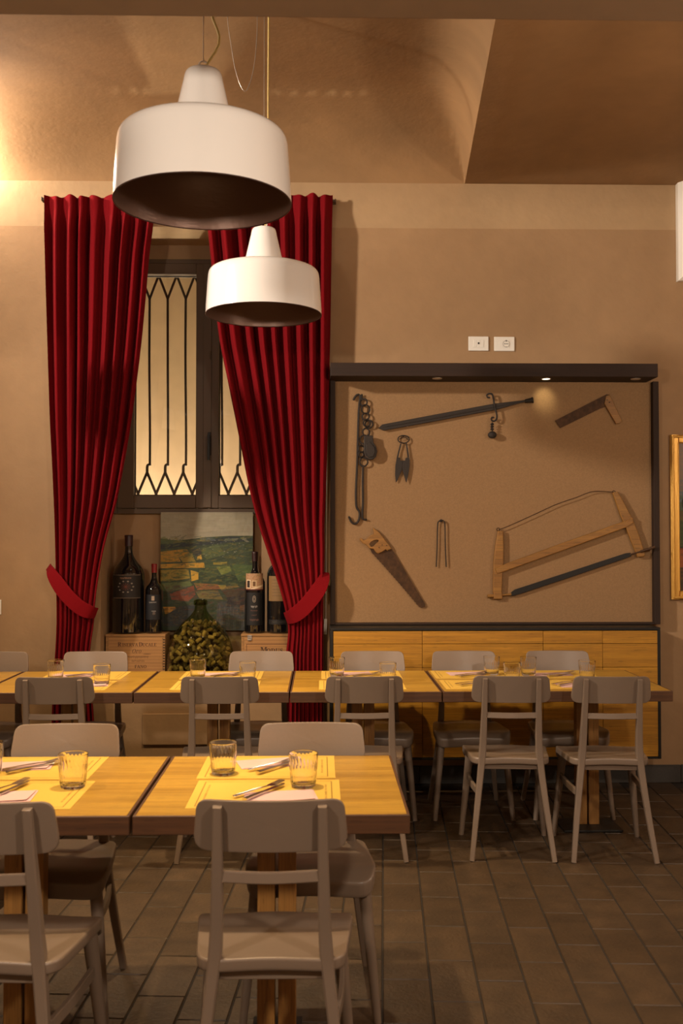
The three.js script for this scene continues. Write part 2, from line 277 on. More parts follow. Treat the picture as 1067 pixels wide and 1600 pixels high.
// ---------------------------------------------------------------- window, grille and the yard outside
{
  const w = new THREE.Group(); w.name = 'window_1'; w.userData.kind = 'structure'; scene.add(w);
  const z0 = -6.72, z1 = -6.62, X = px => P(px, 600, 6.62).x, Y = py => P(325, py, 6.62).y;
  const bar = (p, n, xa, xb, ya, yb, za, zb, m = M.windowFrame) => struct(n, box(Math.min(xa, xb), Math.max(xa, xb), Math.min(ya, yb), Math.max(ya, yb), za, zb, 0.004), m, p);
  const f0 = 0.035;
  bar(w, 'window_frame', wx0, wx0 + f0, wy0, wy1, z0, z1); bar(w, 'window_frame', wx1 - f0, wx1, wy0, wy1, z0, z1);
  bar(w, 'window_frame', wx0 + f0, wx1 - f0, wy1 - 0.03, wy1, z0, z1); bar(w, 'window_frame', wx0 + f0, wx1 - f0, wy0, wy0 + 0.035, z0, z1);
  const mid = X(325);
  for (const s of [0, 1]) {
    const xa = s ? mid + 0.001 : wx0 + f0 + 0.002, xb = s ? wx1 - f0 - 0.002 : mid - 0.001, ya = wy0 + 0.037, yb = wy1 - 0.032;
    const gx0 = s ? X(342) : X(210), gx1 = s ? X(440) : X(306.5), gy1 = Y(429.5), gy0 = Y(774), zz = z1 + 0.012;
    const sash = bar(w, 'window_sash', xa, gx0, ya, yb, z0 + 0.02, zz);
    bar(sash, 'stile', gx1, xb, ya, yb, z0 + 0.02, zz); bar(sash, 'rail', gx0, gx1, gy1, yb, z0 + 0.02, zz); bar(sash, 'rail', gx0, gx1, ya, gy0, z0 + 0.02, zz);
    struct('window_pane', box(gx0, gx1, gy0, gy1, z0 + 0.05, z0 + 0.054, 0), M.glass, sash);
    // glazing beads
    for (const [a, b, c, d] of [[gx0, gx0 + 0.006, gy0, gy1], [gx1 - 0.006, gx1, gy0, gy1], [gx0, gx1, gy1 - 0.006, gy1], [gx0, gx1, gy0, gy0 + 0.006]]) bar(sash, 'glazing_bead', a, b, c, d, z0 + 0.054, z0 + 0.062, M.blackMetal);
  }
  bar(w, 'cover_strip', X(318), X(331), wy0 + 0.04, wy1 - 0.034, z1 + 0.012, z1 + 0.02);
  const hx = X(328), hy = Y(690), zz = z1 + 0.02;
  const h = struct('window_handle', [box(hx - 0.011, hx + 0.011, Y(712), Y(676), zz, zz + 0.012, 0.004), rod(V(hx, Y(683), zz), V(hx, Y(683), zz + 0.04), 0.008), sweep([[hx, Y(681), zz + 0.045], [hx, Y(700), zz + 0.05], [hx, Y(720), zz + 0.046]], t => [0.016, 0.012], [1, 0, 0])], M.blackMetal, w);
  struct('window_hinge', [rod(V(X(329), Y(562), zz), V(X(329), Y(550), zz), 0.006)], M.windowFrame, w);

  // wrought iron grille outside
  const gz = 6.92, G = (px, py) => P(px, py, gz), ir = 0.0082;
  const g = thing('window_grille', 'dark wrought iron window grille with pointed lattice ends, outside the window', 'grille');
  const list = [], sp = 28.2;
  for (let k = -2; k <= 7; k++) {
    const x = 232.3 + k * sp, j = (k % 2) * 0.6;
    list.push(['bar', tube([G(x + 1.5, 466), G(x + 1 + j, 560), G(x + 2, 680), G(x + 1.8, 726)], ir), M.iron]);
    list.push(['bar', tube([G(x + 1.8, 726), G(x - 1.5, 727), G(x - 2.5, 738)], ir * 1.15), M.iron]);
    for (const s of [-1, 1]) {
      list.push(['lattice_bar', tube([G(x + 1.5, 467), G(x + 1.5 + s * 11.5, 437), G(x + 1.5 + s * 17, 424)], ir), M.iron]);
      list.push(['lattice_bar', tube([G(x - 2.5, 738), G(x - 2.5 + s * 12.5, 768), G(x - 2.5 + s * 17, 780)], ir * 1.1), M.iron]);
    }
  }
  const gy = (py, x) => V(x, G(325, py).y, -gz), a = gy(420, nL - 0.2), b = gy(420, nR + 0.2), c = gy(786, nL - 0.2), d = gy(786, nR + 0.2);
  for (const q of [a, b, c, d]) list.push(['fixing', rod(q, V(q.x, q.y, -6.849), 0.009), M.iron]);
  list.push(['rail', rod(a, b, 0.008), M.iron], ['rail', rod(c, d, 0.008), M.iron]);
  settle(g, list);
  // closed light well behind the window
  const oz = -7.9; struct('wall_outside_back', box(-3.2, 1.6, -0.1, 5.2, oz - 0.1, oz, 0), M.outside);
  struct('wall_outside_left', box(-3.3, -3.2, -0.1, 5.2, oz, -6.85, 0), M.outside); struct('wall_outside_right', box(1.6, 1.7, -0.1, 5.2, oz, -6.85, 0), M.outside);
  struct('wall_outside_front', [box(-3.2, nL - 0.1, -0.1, 5.2, -6.85, -6.79, 0), box(nR + 0.1, 1.6, -0.1, 5.2, -6.85, -6.79, 0)], M.outside);
  struct('floor_outside', box(-3.2, 1.6, -0.1, 0, oz, -6.79, 0), M.skirt); struct('ceiling_outside', box(-3.2, 1.6, 5.2, 5.3, oz, -6.79, 0), M.outside);
  const lp = thing('bulkhead_lamp', 'round glowing lamp low on the yard wall outside the window', 'lamp', [-1.15, 0.9, oz + 0.12]);
  lampBall(lp, 0.09, RGB(1, 0.86, 0.64), LIGHT.outside, 6); part(lp, 'back_plate', new THREE.CylinderGeometry(0.06, 0.06, 0.05, 20).rotateX(Math.PI / 2).translate(0, 0, -0.095), M.blackMetal);
}
function lampBall(parent, r, color, cd, glow) {
  const m = part(parent, 'bulb', new THREE.SphereGeometry(r, 24, 16), std({ color: 0xffffff, emissive: color, emissiveIntensity: glow, roughness: 0.4 }));
  m.castShadow = false;
  const l = new THREE.PointLight(color, cd, 0, 2); l.castShadow = true; l.shadow.radius = 4; l.shadow.bias = -0.001; parent.add(l); return l;
}

// ---------------------------------------------------------------- lamps
const pendantShape = (() => {
  const up = a => a.map(([r, y]) => [y > 0.19 && r < 0.11 ? r * 1.05 : r, y < 0.05 ? y : y + 0.02 * Math.min(1, (y - 0.05) / 0.1)]);
  const outer = up([[0.0, 0.405], [0.03, 0.405], [0.044, 0.4045], [0.049, 0.403], [0.0525, 0.400], [0.0555, 0.394], [0.0575, 0.386], [0.0615, 0.365], [0.078, 0.29], [0.0965, 0.208], [0.1, 0.2055], [0.16, 0.205], [0.235, 0.204], [0.247, 0.2015], [0.257, 0.196], [0.264, 0.188], [0.268, 0.177], [0.27, 0.162], [0.275, 0.1], [0.279, 0.05], [0.281, 0.003]]);
  const inner = up([[0.279, 0.003], [0.277, 0.05], [0.273, 0.1], [0.267, 0.162], [0.264, 0.178], [0.256, 0.19], [0.244, 0.197], [0.2, 0.199], [0.094, 0.2], [0.075, 0.29], [0.058, 0.365], [0.045, 0.39], [0.0, 0.395]]);
  const rim = [[0.281, 0.003], [0.2815, 0], [0.2785, 0], [0.279, 0.003]];
  const flip = pts => pts;
  return { outer: lathe(outer.slice().reverse(), 72), inner: lathe(inner.slice().reverse(), 72), rim: lathe(rim, 72) };
})();
function pendant(label, x, y, z, cd, ceil, cords) {
  const o = thing('pendant_lamp', label, 'pendant lamp', [x, y, z], 0, 'white drum pendant lamps over the tables');
  part(o, 'lamp_shade', pendantShape.outer, M.enamel); part(o, 'shade_lining', pendantShape.inner, M.lining, 'dark copper brown lining of the shade'); part(o, 'rim', pendantShape.rim, M.darkCap);
  const rb = part(o, 'reflector_bulb', lathe([[0, 0.375], [0.018, 0.37], [0.02, 0.33], [0.046, 0.262], [0.047, 0.25], [0.044, 0.246], [0, 0.246]], 32), M.enamel);
  const b = part(rb, 'bulb_face', new THREE.CylinderGeometry(0.042, 0.042, 0.004, 28).translate(0, 0.243, 0), std({ color: 0xffffff, emissive: WARM, emissiveIntensity: 9, roughness: 0.4 })); b.castShadow = false;
  const l = new THREE.SpotLight(WARM, cd, 0, 0.86, 0.55, 2); l.position.set(0, 0.238, 0); l.target.position.set(0, -1, 0); l.castShadow = true; l.shadow.radius = 2; l.shadow.bias = -0.001; o.add(l, l.target);
  part(o, 'ring', [new THREE.TorusGeometry(0.014, 0.0035, 8, 20).translate(0, 0.443, 0), rod(V(0, 0.42, 0), V(0, 0.432, 0), 0.007)], M.enamel);
  part(o, 'hanging_wire', rod(V(0, 0.455, 0), V(0, ceil - y - 0.005, 0), 0.0016), M.steelWire);
  part(o, 'power_cord', tube(cords, 0.0045, false, 8, 40), M.cord, 'yellow fabric covered power cord');
  return o;
}
const vaultTop = CEIL + 0.40;
const pn = P(317, 312, 3.235), pf = P(412, 490, 4.95);
const off = (p, a) => a.map(([px, py, dz]) => P(px, py, -p.z + (dz || 0)).sub(p));
pendant('larger looking white drum pendant lamp with a loose yellow cord, hanging nearest', pn.x, 2.555, pn.z, LIGHT.pendant, vaultTop,
  [V(0.008, 0.440, 0), ...off(V(pn.x, 2.555, pn.z), [[329, 92], [340, 75], [343, 60], [339, 45], [333, 30]]), V(0.0, 0.75, 0), V(0.02, vaultTop - 2.56, 0)]);
pendant('smaller looking white drum pendant lamp in front of the right red curtain', pf.x, 2.573, pf.z, LIGHT.pendant, vaultTop,
  [V(0.006, 0.44, 0), V(0.022, 0.47, 0.0), V(0.026, 0.6, 0), V(0.02, 1.0, 0), V(0.022, vaultTop - 2.578, 0)]);
// pendants of the row to the left, outside the frame
for (const [x, z, t] of [[-1.95, -5.0, 'over the long back row beyond the left edge'], [-1.75, -3.0, 'over the near table beyond the left edge']]) pendant(`white drum pendant lamp ${t}`, x, 2.57, z, LIGHT.pendantRest, vaultTop, [V(0.006, 0.44, 0), V(0.022, 0.47, 0), V(0.026, 0.6, 0), V(0.02, 1.0, 0), V(0.022, vaultTop - 2.575, 0)]);
// loose wire loop under the vault
{
  const z = 4.95, w = thing('wire_loop', 'thin bare wire hanging in a loop from the ceiling between the two lamps', 'wire');
  const top = (px) => { const p = P(px, 30, z); return V(p.x, vaultTop - 0.002, p.z); };
  settle(w, [['wire', tube([top(355), P(356, 35, z), P(361, 70, z), P(368, 110, z), P(376, 134, z), P(383, 143, z), P(391, 128, z), P(398, 95, z), P(401, 60, z), P(402, 35, z), top(402)], 0.0022, false, 6, 80), M.steelWire]]);
}
// wall light just outside the left edge
{
  const p = P(-62, 238, ZW), s = thing('wall_light', 'glowing globe wall light beyond the left edge, high on the back wall', 'wall light', [p.x, p.y, -ZW + 0.16]);
  lampBall(s, 0.08, ROOM, LIGHT.sconce, 12); part(s, 'bracket', rod(V(0, 0, -0.08), V(0, 0, -0.155), 0.02), M.enamel); part(s, 'back_plate', new THREE.CylinderGeometry(0.05, 0.05, 0.012, 24).rotateX(Math.PI / 2).translate(0, 0, -0.153), M.enamel);
}
// shaded spotlight high on the left wall, outside the frame, turned to the back wall
{
  const p = V(XL + 0.32, 3.5, -2.95), aim = V(1.0, 2.35, -ZW), s = thing('wall_spotlight', 'white shaded spotlight on the left wall beyond the frame, turned to the back wall', 'spotlight', p.toArray());
  const d = aim.clone().sub(p).normalize(), q = new THREE.Quaternion().setFromUnitVectors(V(0, -1, 0), d), T = g => g.applyQuaternion(q);
  part(s, 'shade', T(lathe([[0.05, 0.13], [0.06, 0.12], [0.085, 0.0], [0.088, -0.005], [0.083, 0.0], [0.056, 0.116], [0, 0.122]], 36)), M.enamel);
  const f = part(s, 'bulb_face', T(new THREE.CylinderGeometry(0.075, 0.075, 0.006, 32).translate(0, 0.02, 0)), std({ color: 0xffffff, emissive: ROOM, emissiveIntensity: 14, roughness: 0.4 })); f.castShadow = false;
  const l = new THREE.SpotLight(ROOM, LIGHT.wallSpot, 0, 0.62, 0.9, 2); l.position.copy(d).multiplyScalar(0.01); l.target.position.copy(d); l.castShadow = true; l.shadow.radius = 7; l.shadow.bias = -0.001; s.add(l, l.target);
  part(s, 'bracket', rod(d.clone().multiplyScalar(-0.12), V(-0.319, 0, 0), 0.014), M.enamel);
}
// opal globe added as fill light on the right wall, outside the frame
{
  const s = thing('added_wall_globe', 'added opal fill globe on the right wall beyond the frame', 'wall lamp', [XR - 0.22, 2.3, -3.1]);
  lampBall(s, 0.1, ROOM, LIGHT.sideFill, 5); part(s, 'bracket', rod(V(0.1, 0, 0), V(0.219, 0, 0), 0.02), M.enamel);
}
// unseen opal globes added above the viewer as fill light
for (const [x, y, z, t] of [[-1.35, 2.42, -0.75, 'left'], [1.3, 2.42, -0.6, 'right']]) {
  const s = thing('added_globe', `added opal fill globe hanging above the viewer on the ${t}, out of the frame`, 'globe lamp', [x, y, z]);
  lampBall(s, 0.13, ROOM, LIGHT.globe, 8); part(s, 'rod', rod(V(0, 0.13, 0), V(0, 3.995 - y, 0), 0.006), M.blackMetal);
}

// ---------------------------------------------------------------- curtains
function curtain(label, rows, nFold, phase, amp0, tieY) {
  const z = 6.15, nu = nFold * 14, pyTop = rows[0][0], pyBot = rows[rows.length - 1][0], nv = 110;
  const edge = (py, k) => { let i = 0; while (i < rows.length - 2 && py > rows[i + 1][0]) i++; const g = j => rows[Math.min(rows.length - 1, Math.max(0, j))]; const t = (py - g(i)[0]) / (g(i + 1)[0] - g(i)[0]); const m = (j) => (g(j + 1)[k] - g(j - 1)[k]) / Math.max(1, g(j + 1)[0] - g(j - 1)[0]) * (g(i + 1)[0] - g(i)[0]); const t2 = t * t, t3 = t2 * t; return (2 * t3 - 3 * t2 + 1) * g(i)[k] + (t3 - 2 * t2 + t) * m(i) + (-2 * t3 + 3 * t2) * g(i + 1)[k] + (t3 - t2) * m(i + 1); };
  const jit = Array.from({ length: nFold + 2 }, () => rr(-0.22, 0.22)), dep = Array.from({ length: nFold + 2 }, () => rr(0.65, 1.1));
  const layer = (dz) => { const pts = []; for (let j = 0; j <= nv; j++) { const v = j / nv, py = lerp(pyTop, pyBot, v), xa = P(edge(py, 1), py, z), xb = P(edge(py, 2), py, z), wid = xb.x - xa.x; const top = 1 - sstep(0.015, 0.06, v), tie = Math.exp(-Math.pow((py - tieY) / 55, 2)); const amp = Math.min(amp0, wid / nFold * 0.75) * (1 - 0.55 * top) * (1 - 0.25 * tie);
    for (let i = 0; i <= nu; i++) { const u = i / nu, s = u * nFold + phase, k = Math.min(nFold, Math.floor(u * nFold)), fr = u * nFold - k, jt = lerp(jit[k], jit[k + 1], fr), dp = lerp(dep[k], dep[k + 1], fr); const c = Math.cos(2 * Math.PI * (s + jt + 0.06 * Math.sin(v * 5 + k))); let f = (c + 0.16 * Math.cos(4 * Math.PI * (s + jt) + v * 3 + k)) * dp;
      const x = lerp(xa.x, xb.x, u + 0.3 / nFold * 0.25 * Math.sin(2 * Math.PI * (s + jt) + 0.8) * (u > 0.02 && u < 0.98 ? 1 : 0)); const y = lerp(xa.y, xb.y, u) + (j === 0 ? 0.006 * Math.sin(s * 4.1) : 0); const groove = Math.exp(-Math.pow((py - pyTop - 21) / 2.2, 2)) * 0.006;
      pts.push([x, y, -z + f * amp + 0.02 * tie * Math.sin(Math.PI * u) - groove + dz]); } } return pts; };
  const A = layer(0.003), B = layer(-0.003), pos = [], uv = [], idx = [], W = nu + 1, N = A.length;
  for (const L of [A, B]) L.forEach(([x, y, zz], q) => { pos.push(x, y, zz); uv.push((q % W) / W * 1.6, y); });
  for (let j = 0; j < nv; j++) for (let i = 0; i < nu; i++) { const a = j * W + i, b = a + 1, c = a + W, d = c + 1; idx.push(a, c, b, b, c, d, N + a, N + b, N + c, N + b, N + d, N + c); }
  for (let j = 0; j < nv; j++) for (const [i, fl] of [[0, 0], [nu, 1]]) { const a = j * W + i, c = a + W; fl ? idx.push(a, c, N + a, N + a, c, N + c) : idx.push(a, N + a, c, c, N + a, N + c); }
  for (let i = 0; i < nu; i++) { const a = i, b = i + 1; idx.push(a, b, N + a, b, N + b, N + a); const e = nv * W + i, f = e + 1; idx.push(e, N + e, f, f, N + e, N + f); }
  const o = thing('curtain', label, 'curtain'); settle(o, [['drape', rawGeo(pos, idx, uv), M.red]]); return o;
}
curtain('long red curtain left of the window, drawn back to the left', [[307, 70, 241], [350, 71, 239], [400, 72, 233], [450, 73, 229], [530, 75, 222], [600, 77, 214], [660, 79, 206], [720, 82, 196], [785, 85, 183], [850, 87, 165], [900, 88, 155], [945, 89, 149], [975, 89, 147], [1020, 87, 141], [1060, 84, 143], [1120, 82, 147], [1226, 80, 152]], 8, 0.15, 0.062, 955);
curtain('long red curtain right of the window, drawn back to the right', [[305, 323, 520], [350, 324, 519], [400, 329, 518], [470, 336, 517], [530, 343, 516], [600, 357, 514], [680, 373, 512], [770, 391, 509], [820, 404, 507], [860, 417, 507], [911, 434, 506], [955, 446, 505], [985, 450, 505], [1020, 447, 505], [1060, 446, 505], [1126, 445, 505], [1226, 443, 506]], 9, 0.55, 0.062, 965);
{
  const B = (pts, w) => sweep(pts.map(([x, y, z]) => P(x, y, z).toArray()), t => [0.009, w * (0.6 + 0.5 * sstep(0, 0.45, t) - 0.25 * sstep(0.7, 1, t))], [0, 0, 1], 40, 0.45);
  const l = thing('curtain_tieback', 'red cloth tieback around the left curtain', 'tieback');
  settle(l, [['band', B([[76, 886, 6.225], [79, 893, 6.14], [88, 908, 6.10], [106, 932, 6.08], [126, 950, 6.08], [142, 957, 6.10], [150, 958, 6.15]], 0.078), M.red], ['hook', rod(P(77, 886, ZW), P(77, 886, 6.215), 0.008), M.darkCap]]);
  const r = thing('curtain_tieback', 'red cloth tieback around the right curtain', 'tieback');
  settle(r, [['band', B([[508, 895, 6.195], [507, 902, 6.14], [500, 917, 6.10], [486, 937, 6.08], [470, 954, 6.08], [455, 964, 6.10], [447, 966, 6.15]], 0.085), M.red], ['hook', [rod(P(504.5, 894, ZW), P(504.5, 894, 6.205), 0.006), new THREE.SphereGeometry(0.009, 16, 12).translate(...P(504.5, 894, 6.204).toArray())], M.darkCap]]);
  const rail = thing('curtain_rail', 'dark rail that carries both red curtains, deepened to the wall to block light', 'curtain rail');
  const a = P(66, 309, 6.2), b = P(523, 309, 6.2);
  settle(rail, [['rail', box(a.x, b.x, a.y - 0.012, a.y + 0.004, -ZW, -6.205, 0.003), M.windowFrame], ['end_cap', box(a.x - 0.008, a.x - 0.0005, a.y - 0.015, a.y + 0.007, -6.25, -6.2, 0.002), M.windowFrame], ['end_cap', box(b.x + 0.0005, b.x + 0.008, a.y - 0.015, a.y + 0.007, -6.25, -6.2, 0.002), M.windowFrame]]);  // rail widened back to the wall so no light leaks above the curtains
  const c = thing('blind_cord', 'thin white pull cord with a white toggle between the right curtain and the tool display', 'cord');
  settle(c, [['cord', tube([P(513, 330, 6.235), P(511, 600, 6.235), P(509.5, 860, 6.235), P(509, 968, 6.235)], 0.0022, false, 6, 20), M.whitePlastic], ['toggle', sweep([P(508.5, 967, 6.235).toArray(), P(508, 991, 6.235).toArray()], t => [0.018, 0.016], [1, 0, 0], 4), M.whitePlastic], ['cord_clip', rod(P(513, 331, ZW), P(513, 331, 6.23), 0.004), M.whitePlastic]]);
}

// ---------------------------------------------------------------- niche: crates, bottles, painting, demijohn
function canvasTex(w, h, draw) { const c = document.createElement('canvas'); c.width = w; c.height = h; const x = c.getContext('2d'); draw(x, w, h); const t = new THREE.CanvasTexture(c); t.colorSpace = THREE.SRGBColorSpace; return t; }
function quad(a, b, c, d) { return rawGeo([...a, ...b, ...c, ...d], [0, 1, 2, 0, 2, 3], [0, 0, 1, 0, 1, 1, 0, 1]); }   // bottom-left, bottom-right, top-right, top-left
function fakeLine(x, cx, cy, w, h) { let p = cx - w / 2; while (p < cx + w / 2) { const q = 2 + rnd() * 5; x.fillRect(p, cy - h / 2 + rnd() * h * 0.3, q * 0.55, h * (0.6 + 0.4 * rnd())); p += q + 1.5; } }
function crate(label, x0, x1, y1, zf, depth, print, clasp) {
  const o = thing('wine_crate', label, 'wine crate', [(x0 + x1) / 2, LEDGE, -zf - depth / 2]); const w = (x1 - x0) / 2, h = y1 - LEDGE, d = depth / 2, t = 0.014;
  const fb = part(o, 'front_board', box(-w + t, w - t, 0.0, h - 0.016, d - t, d, 0.002, 0, [0.3, 0.1]), M.crateWood);
  part(o, 'back_board', box(-w + t, w - t, 0, h - 0.016, -d, -d + t, 0.002), M.crateWood);
  part(o, 'side_board', box(-w, -w + t, 0, h - 0.016, -d, d - 0.0005, 0.002, 2), M.crateWood); part(o, 'side_board', box(w - t, w, 0, h - 0.016, -d, d - 0.0005, 0.002, 2), M.crateWood);
  part(o, 'bottom_board', box(-w + t, w - t, 0, 0.012, -d + t, d - t, 0.001), M.crateWood);
  const lidBoard = part(o, 'lid', box(-w - 0.002, w + 0.002, h - 0.015, h, -d - 0.002, d + 0.003, 0.003, 0, [0.6, 0.22]), M.crateWood);
  const j = []; for (let k = 0; k < 22; k++) j.push(box(w - t + 0.001, w - 0.001, h - 0.03 - k * 0.0165 - 0.006, h - 0.03 - k * 0.0165, d - 0.001, d + 0.0006, 0)); part(o, 'finger_joint', j, M.darkWood);
  part(fb, 'printed_face', quad([-w + 0.02, 0.03, d + 0.0008], [w - 0.02, 0.03, d + 0.0008], [w - 0.02, h - 0.022, d + 0.0008], [-w + 0.02, h - 0.022, d + 0.0008]), std({ map: canvasTex(512, 520, print), roughness: 0.7 }));
  if (clasp) for (const s of [-1, 1]) part(lidBoard, 'clasp', [box(s * w * 0.72 - 0.014, s * w * 0.72 + 0.014, h - 0.032, h - 0.006, d + 0.003, d + 0.006, 0.001), rod(V(s * w * 0.72 - 0.012, h - 0.036, d + 0.008), V(s * w * 0.72 + 0.012, h - 0.036, d + 0.008), 0.0035)], M.steelWire, 'steel wire clasp');
  return o;
}
function boardPaint(x, w, h) { for (let i = 0; i < h; i++) { const k = 0.93 + 0.1 * fbm(0.3, i / h, 2, 20, 3, 501) + 0.05 * Math.sin(i * 0.21); x.fillStyle = `rgb(${168 * k | 0},${122 * k | 0},${72 * k | 0})`; x.fillRect(0, i, w, 1); } for (let i = 0; i < 500; i++) { x.fillStyle = `rgba(90,55,25,${0.05 + 0.08 * rnd()})`; x.fillRect(rnd() * w, rnd() * h, 40 + rnd() * 120, 1); } }
const cz = 6.36, cy1 = P(300, 991, cz).y, c1a = P(165, 1000, cz).x, c1b = P(258, 1000, cz).x, c2a = P(377, 1000, cz).x, c2b = Math.min(c2a + 0.37, nR - 0.03);
crate('pale wooden wine crate printed Riserva Ducale, on the ledge left of the demijohn', c1a, c1b, cy1, cz, 0.19, (x, w, h) => {
  boardPaint(x, w, h); x.fillStyle = 'rgba(60,30,14,0.85)'; x.textAlign = 'center';
  x.font = 'bold 52px serif'; x.fillText('R', w * 0.20, 78); x.font = 'bold 40px serif'; x.fillText('ISERVA', w * 0.40, 78); x.font = 'bold 52px serif'; x.fillText('D', w * 0.60, 78); x.font = 'bold 40px serif'; x.fillText('UCALE', w * 0.765, 78);
  x.font = 'italic 52px serif'; x.fillText('Oro', w * 0.52, 140); x.fillStyle = 'rgba(60,30,14,0.6)'; fakeLine(x, w * 0.55, 175, 210, 22); fakeLine(x, w * 0.55, 212, 120, 18); x.font = 'bold 40px serif'; x.fillStyle = 'rgba(60,30,14,0.85)'; x.fillText('FANO', w * 0.60, 280);
  x.fillStyle = 'rgba(50,25,10,0.7)'; x.beginPath(); x.ellipse(24, 140, 12, 9, 0, 0, 7); x.fill(); x.beginPath(); x.ellipse(370, 150, 40, 3, 0, 0, 7); x.fill(); });
crate('pale wooden wine crate printed Modus with wire clasps, right of the demijohn', c2a, c2b, cy1, cz, 0.19, (x, w, h) => {
  boardPaint(x, w, h); x.strokeStyle = 'rgba(60,25,10,0.8)'; x.lineWidth = 5; x.strokeRect(20, 60, w - 40, h - 80); x.fillStyle = 'rgba(45,25,15,0.9)'; x.textAlign = 'center';
  x.font = 'bold 74px serif'; x.fillText('M', w * 0.36, 140); x.font = 'bold 56px serif'; x.fillText('ODUS', w * 0.565, 140); x.fillStyle = 'rgba(60,30,14,0.55)'; fakeLine(x, w * 0.5, 172, 130, 14); fakeLine(x, w * 0.5, 204, 170, 14); }, true);
function bottle(label, px, base, topPx, widthPx, z, capMat, capLen, neckR, shoulder, labels) {
  const p = P(px, base, z), h = P(px, topPx, z).y - cy1, r = widthPx * z / FPX / 2;
  const o = thing('wine_bottle', label, 'wine bottle', [p.x, cy1, -z]);
  const sh = h * shoulder, prof = [[0, 0.004], [r * 0.6, 0.002], [r * 0.93, 0.0], [r, 0.012], [r, sh * 0.5], [r, sh], [r * 0.96, sh + r * 0.28], [r * 0.82, sh + r * 0.62], [r * 0.52, sh + r * 0.98], [neckR * 1.25, sh + r * 1.35], [neckR, sh + r * 1.75], [neckR, h - 0.012], [neckR * 1.12, h - 0.010], [neckR * 1.1, h - 0.002], [neckR * 0.8, h], [0, h]];
  const pts = []; for (let i = 0; i < prof.length - 1; i++) { if (i >= 5 && i <= 9) { const c = new THREE.SplineCurve([prof[i - 1], prof[i], prof[i + 1], prof[Math.min(prof.length - 1, i + 2)]].map(q => new THREE.Vector2(...q))); for (let k = 0; k < 6; k++) { const q = c.getPoint((1 + k / 6) / 3); pts.push([q.x, q.y]); } } else pts.push(prof[i]); } pts.push(prof[prof.length - 1]);
  const gb = part(o, 'glass_body', lathe(pts, 40), M.bottle);
  part(o, 'capsule', lathe([[neckR + 0.0015, h - capLen], [neckR + 0.0018, h - 0.013], [neckR * 1.16, h - 0.011], [neckR * 1.15, h - 0.001], [neckR * 0.8, h + 0.0012], [0, h + 0.0015]], 32), capMat, 'coloured capsule over the cork');
  for (const [y0, y1, ang, draw] of labels) {
    const g = new THREE.CylinderGeometry(r + 0.0008, r + 0.0008, (y1 - y0) * h, 30, 1, true, -ang / 2, ang); g.translate(0, (y0 + y1) / 2 * h, 0);
    part(gb, 'label', g, std({ map: canvasTex(256, 256, draw), roughness: 0.6 }), 'paper label');
  }
  return o;
}
const bz = cz + 0.10;
bottle('largest dark wine bottle with a dark label, left end of the niche', 200.5, 990, 836, 49, bz, M.darkCap, 0.07, 0.0235, 0.575, [[0.36, 0.60, 2.0, (x, w, h) => {
  x.fillStyle = '#1d1712'; x.fillRect(0, 0, w, h); x.strokeStyle = '#8d7a66'; x.lineWidth = 4; x.beginPath(); x.moveTo(0, 4); x.lineTo(w, 4); x.moveTo(0, h - 5); x.lineTo(w, h - 5); x.stroke(); x.fillStyle = '#b98a6a'; fakeLine(x, w / 2, 34, 90, 20);
  x.strokeStyle = '#7c3a20'; x.lineWidth = 3; for (let k = 0; k < 12; k++) { const a = k * Math.PI / 6; x.beginPath(); x.moveTo(w / 2, 130); x.lineTo(w / 2 + 42 * Math.cos(a), 130 + 42 * Math.sin(a)); x.stroke(); } x.fillStyle = '#8c8478'; for (let k = 0; k < 10; k++) { const a = k * Math.PI / 5; x.beginPath(); x.arc(w / 2 + 60 * Math.cos(a), 130 + 60 * Math.sin(a), 8, 0, 7); x.fill(); } }]]);
bottle('small dark wine bottle with a red capsule, beside the largest bottle', 240.5, 991, 881, 27, bz - 0.005, M.redCap, 0.055, 0.0155, 0.60, [[0.20, 0.56, 1.9, (x, w, h) => {
  x.fillStyle = '#0b0b10'; x.fillRect(0, 0, w, h); x.fillStyle = '#a08a74'; x.fillRect(110, 14, 44, 46); x.fillStyle = '#b9b2aa'; fakeLine(x, w / 2, 78, 110, 16); fakeLine(x, w / 2 + 16, 168, 60, 12); x.fillStyle = '#57493f'; x.fillRect(128, 176, 40, 28); }]]);
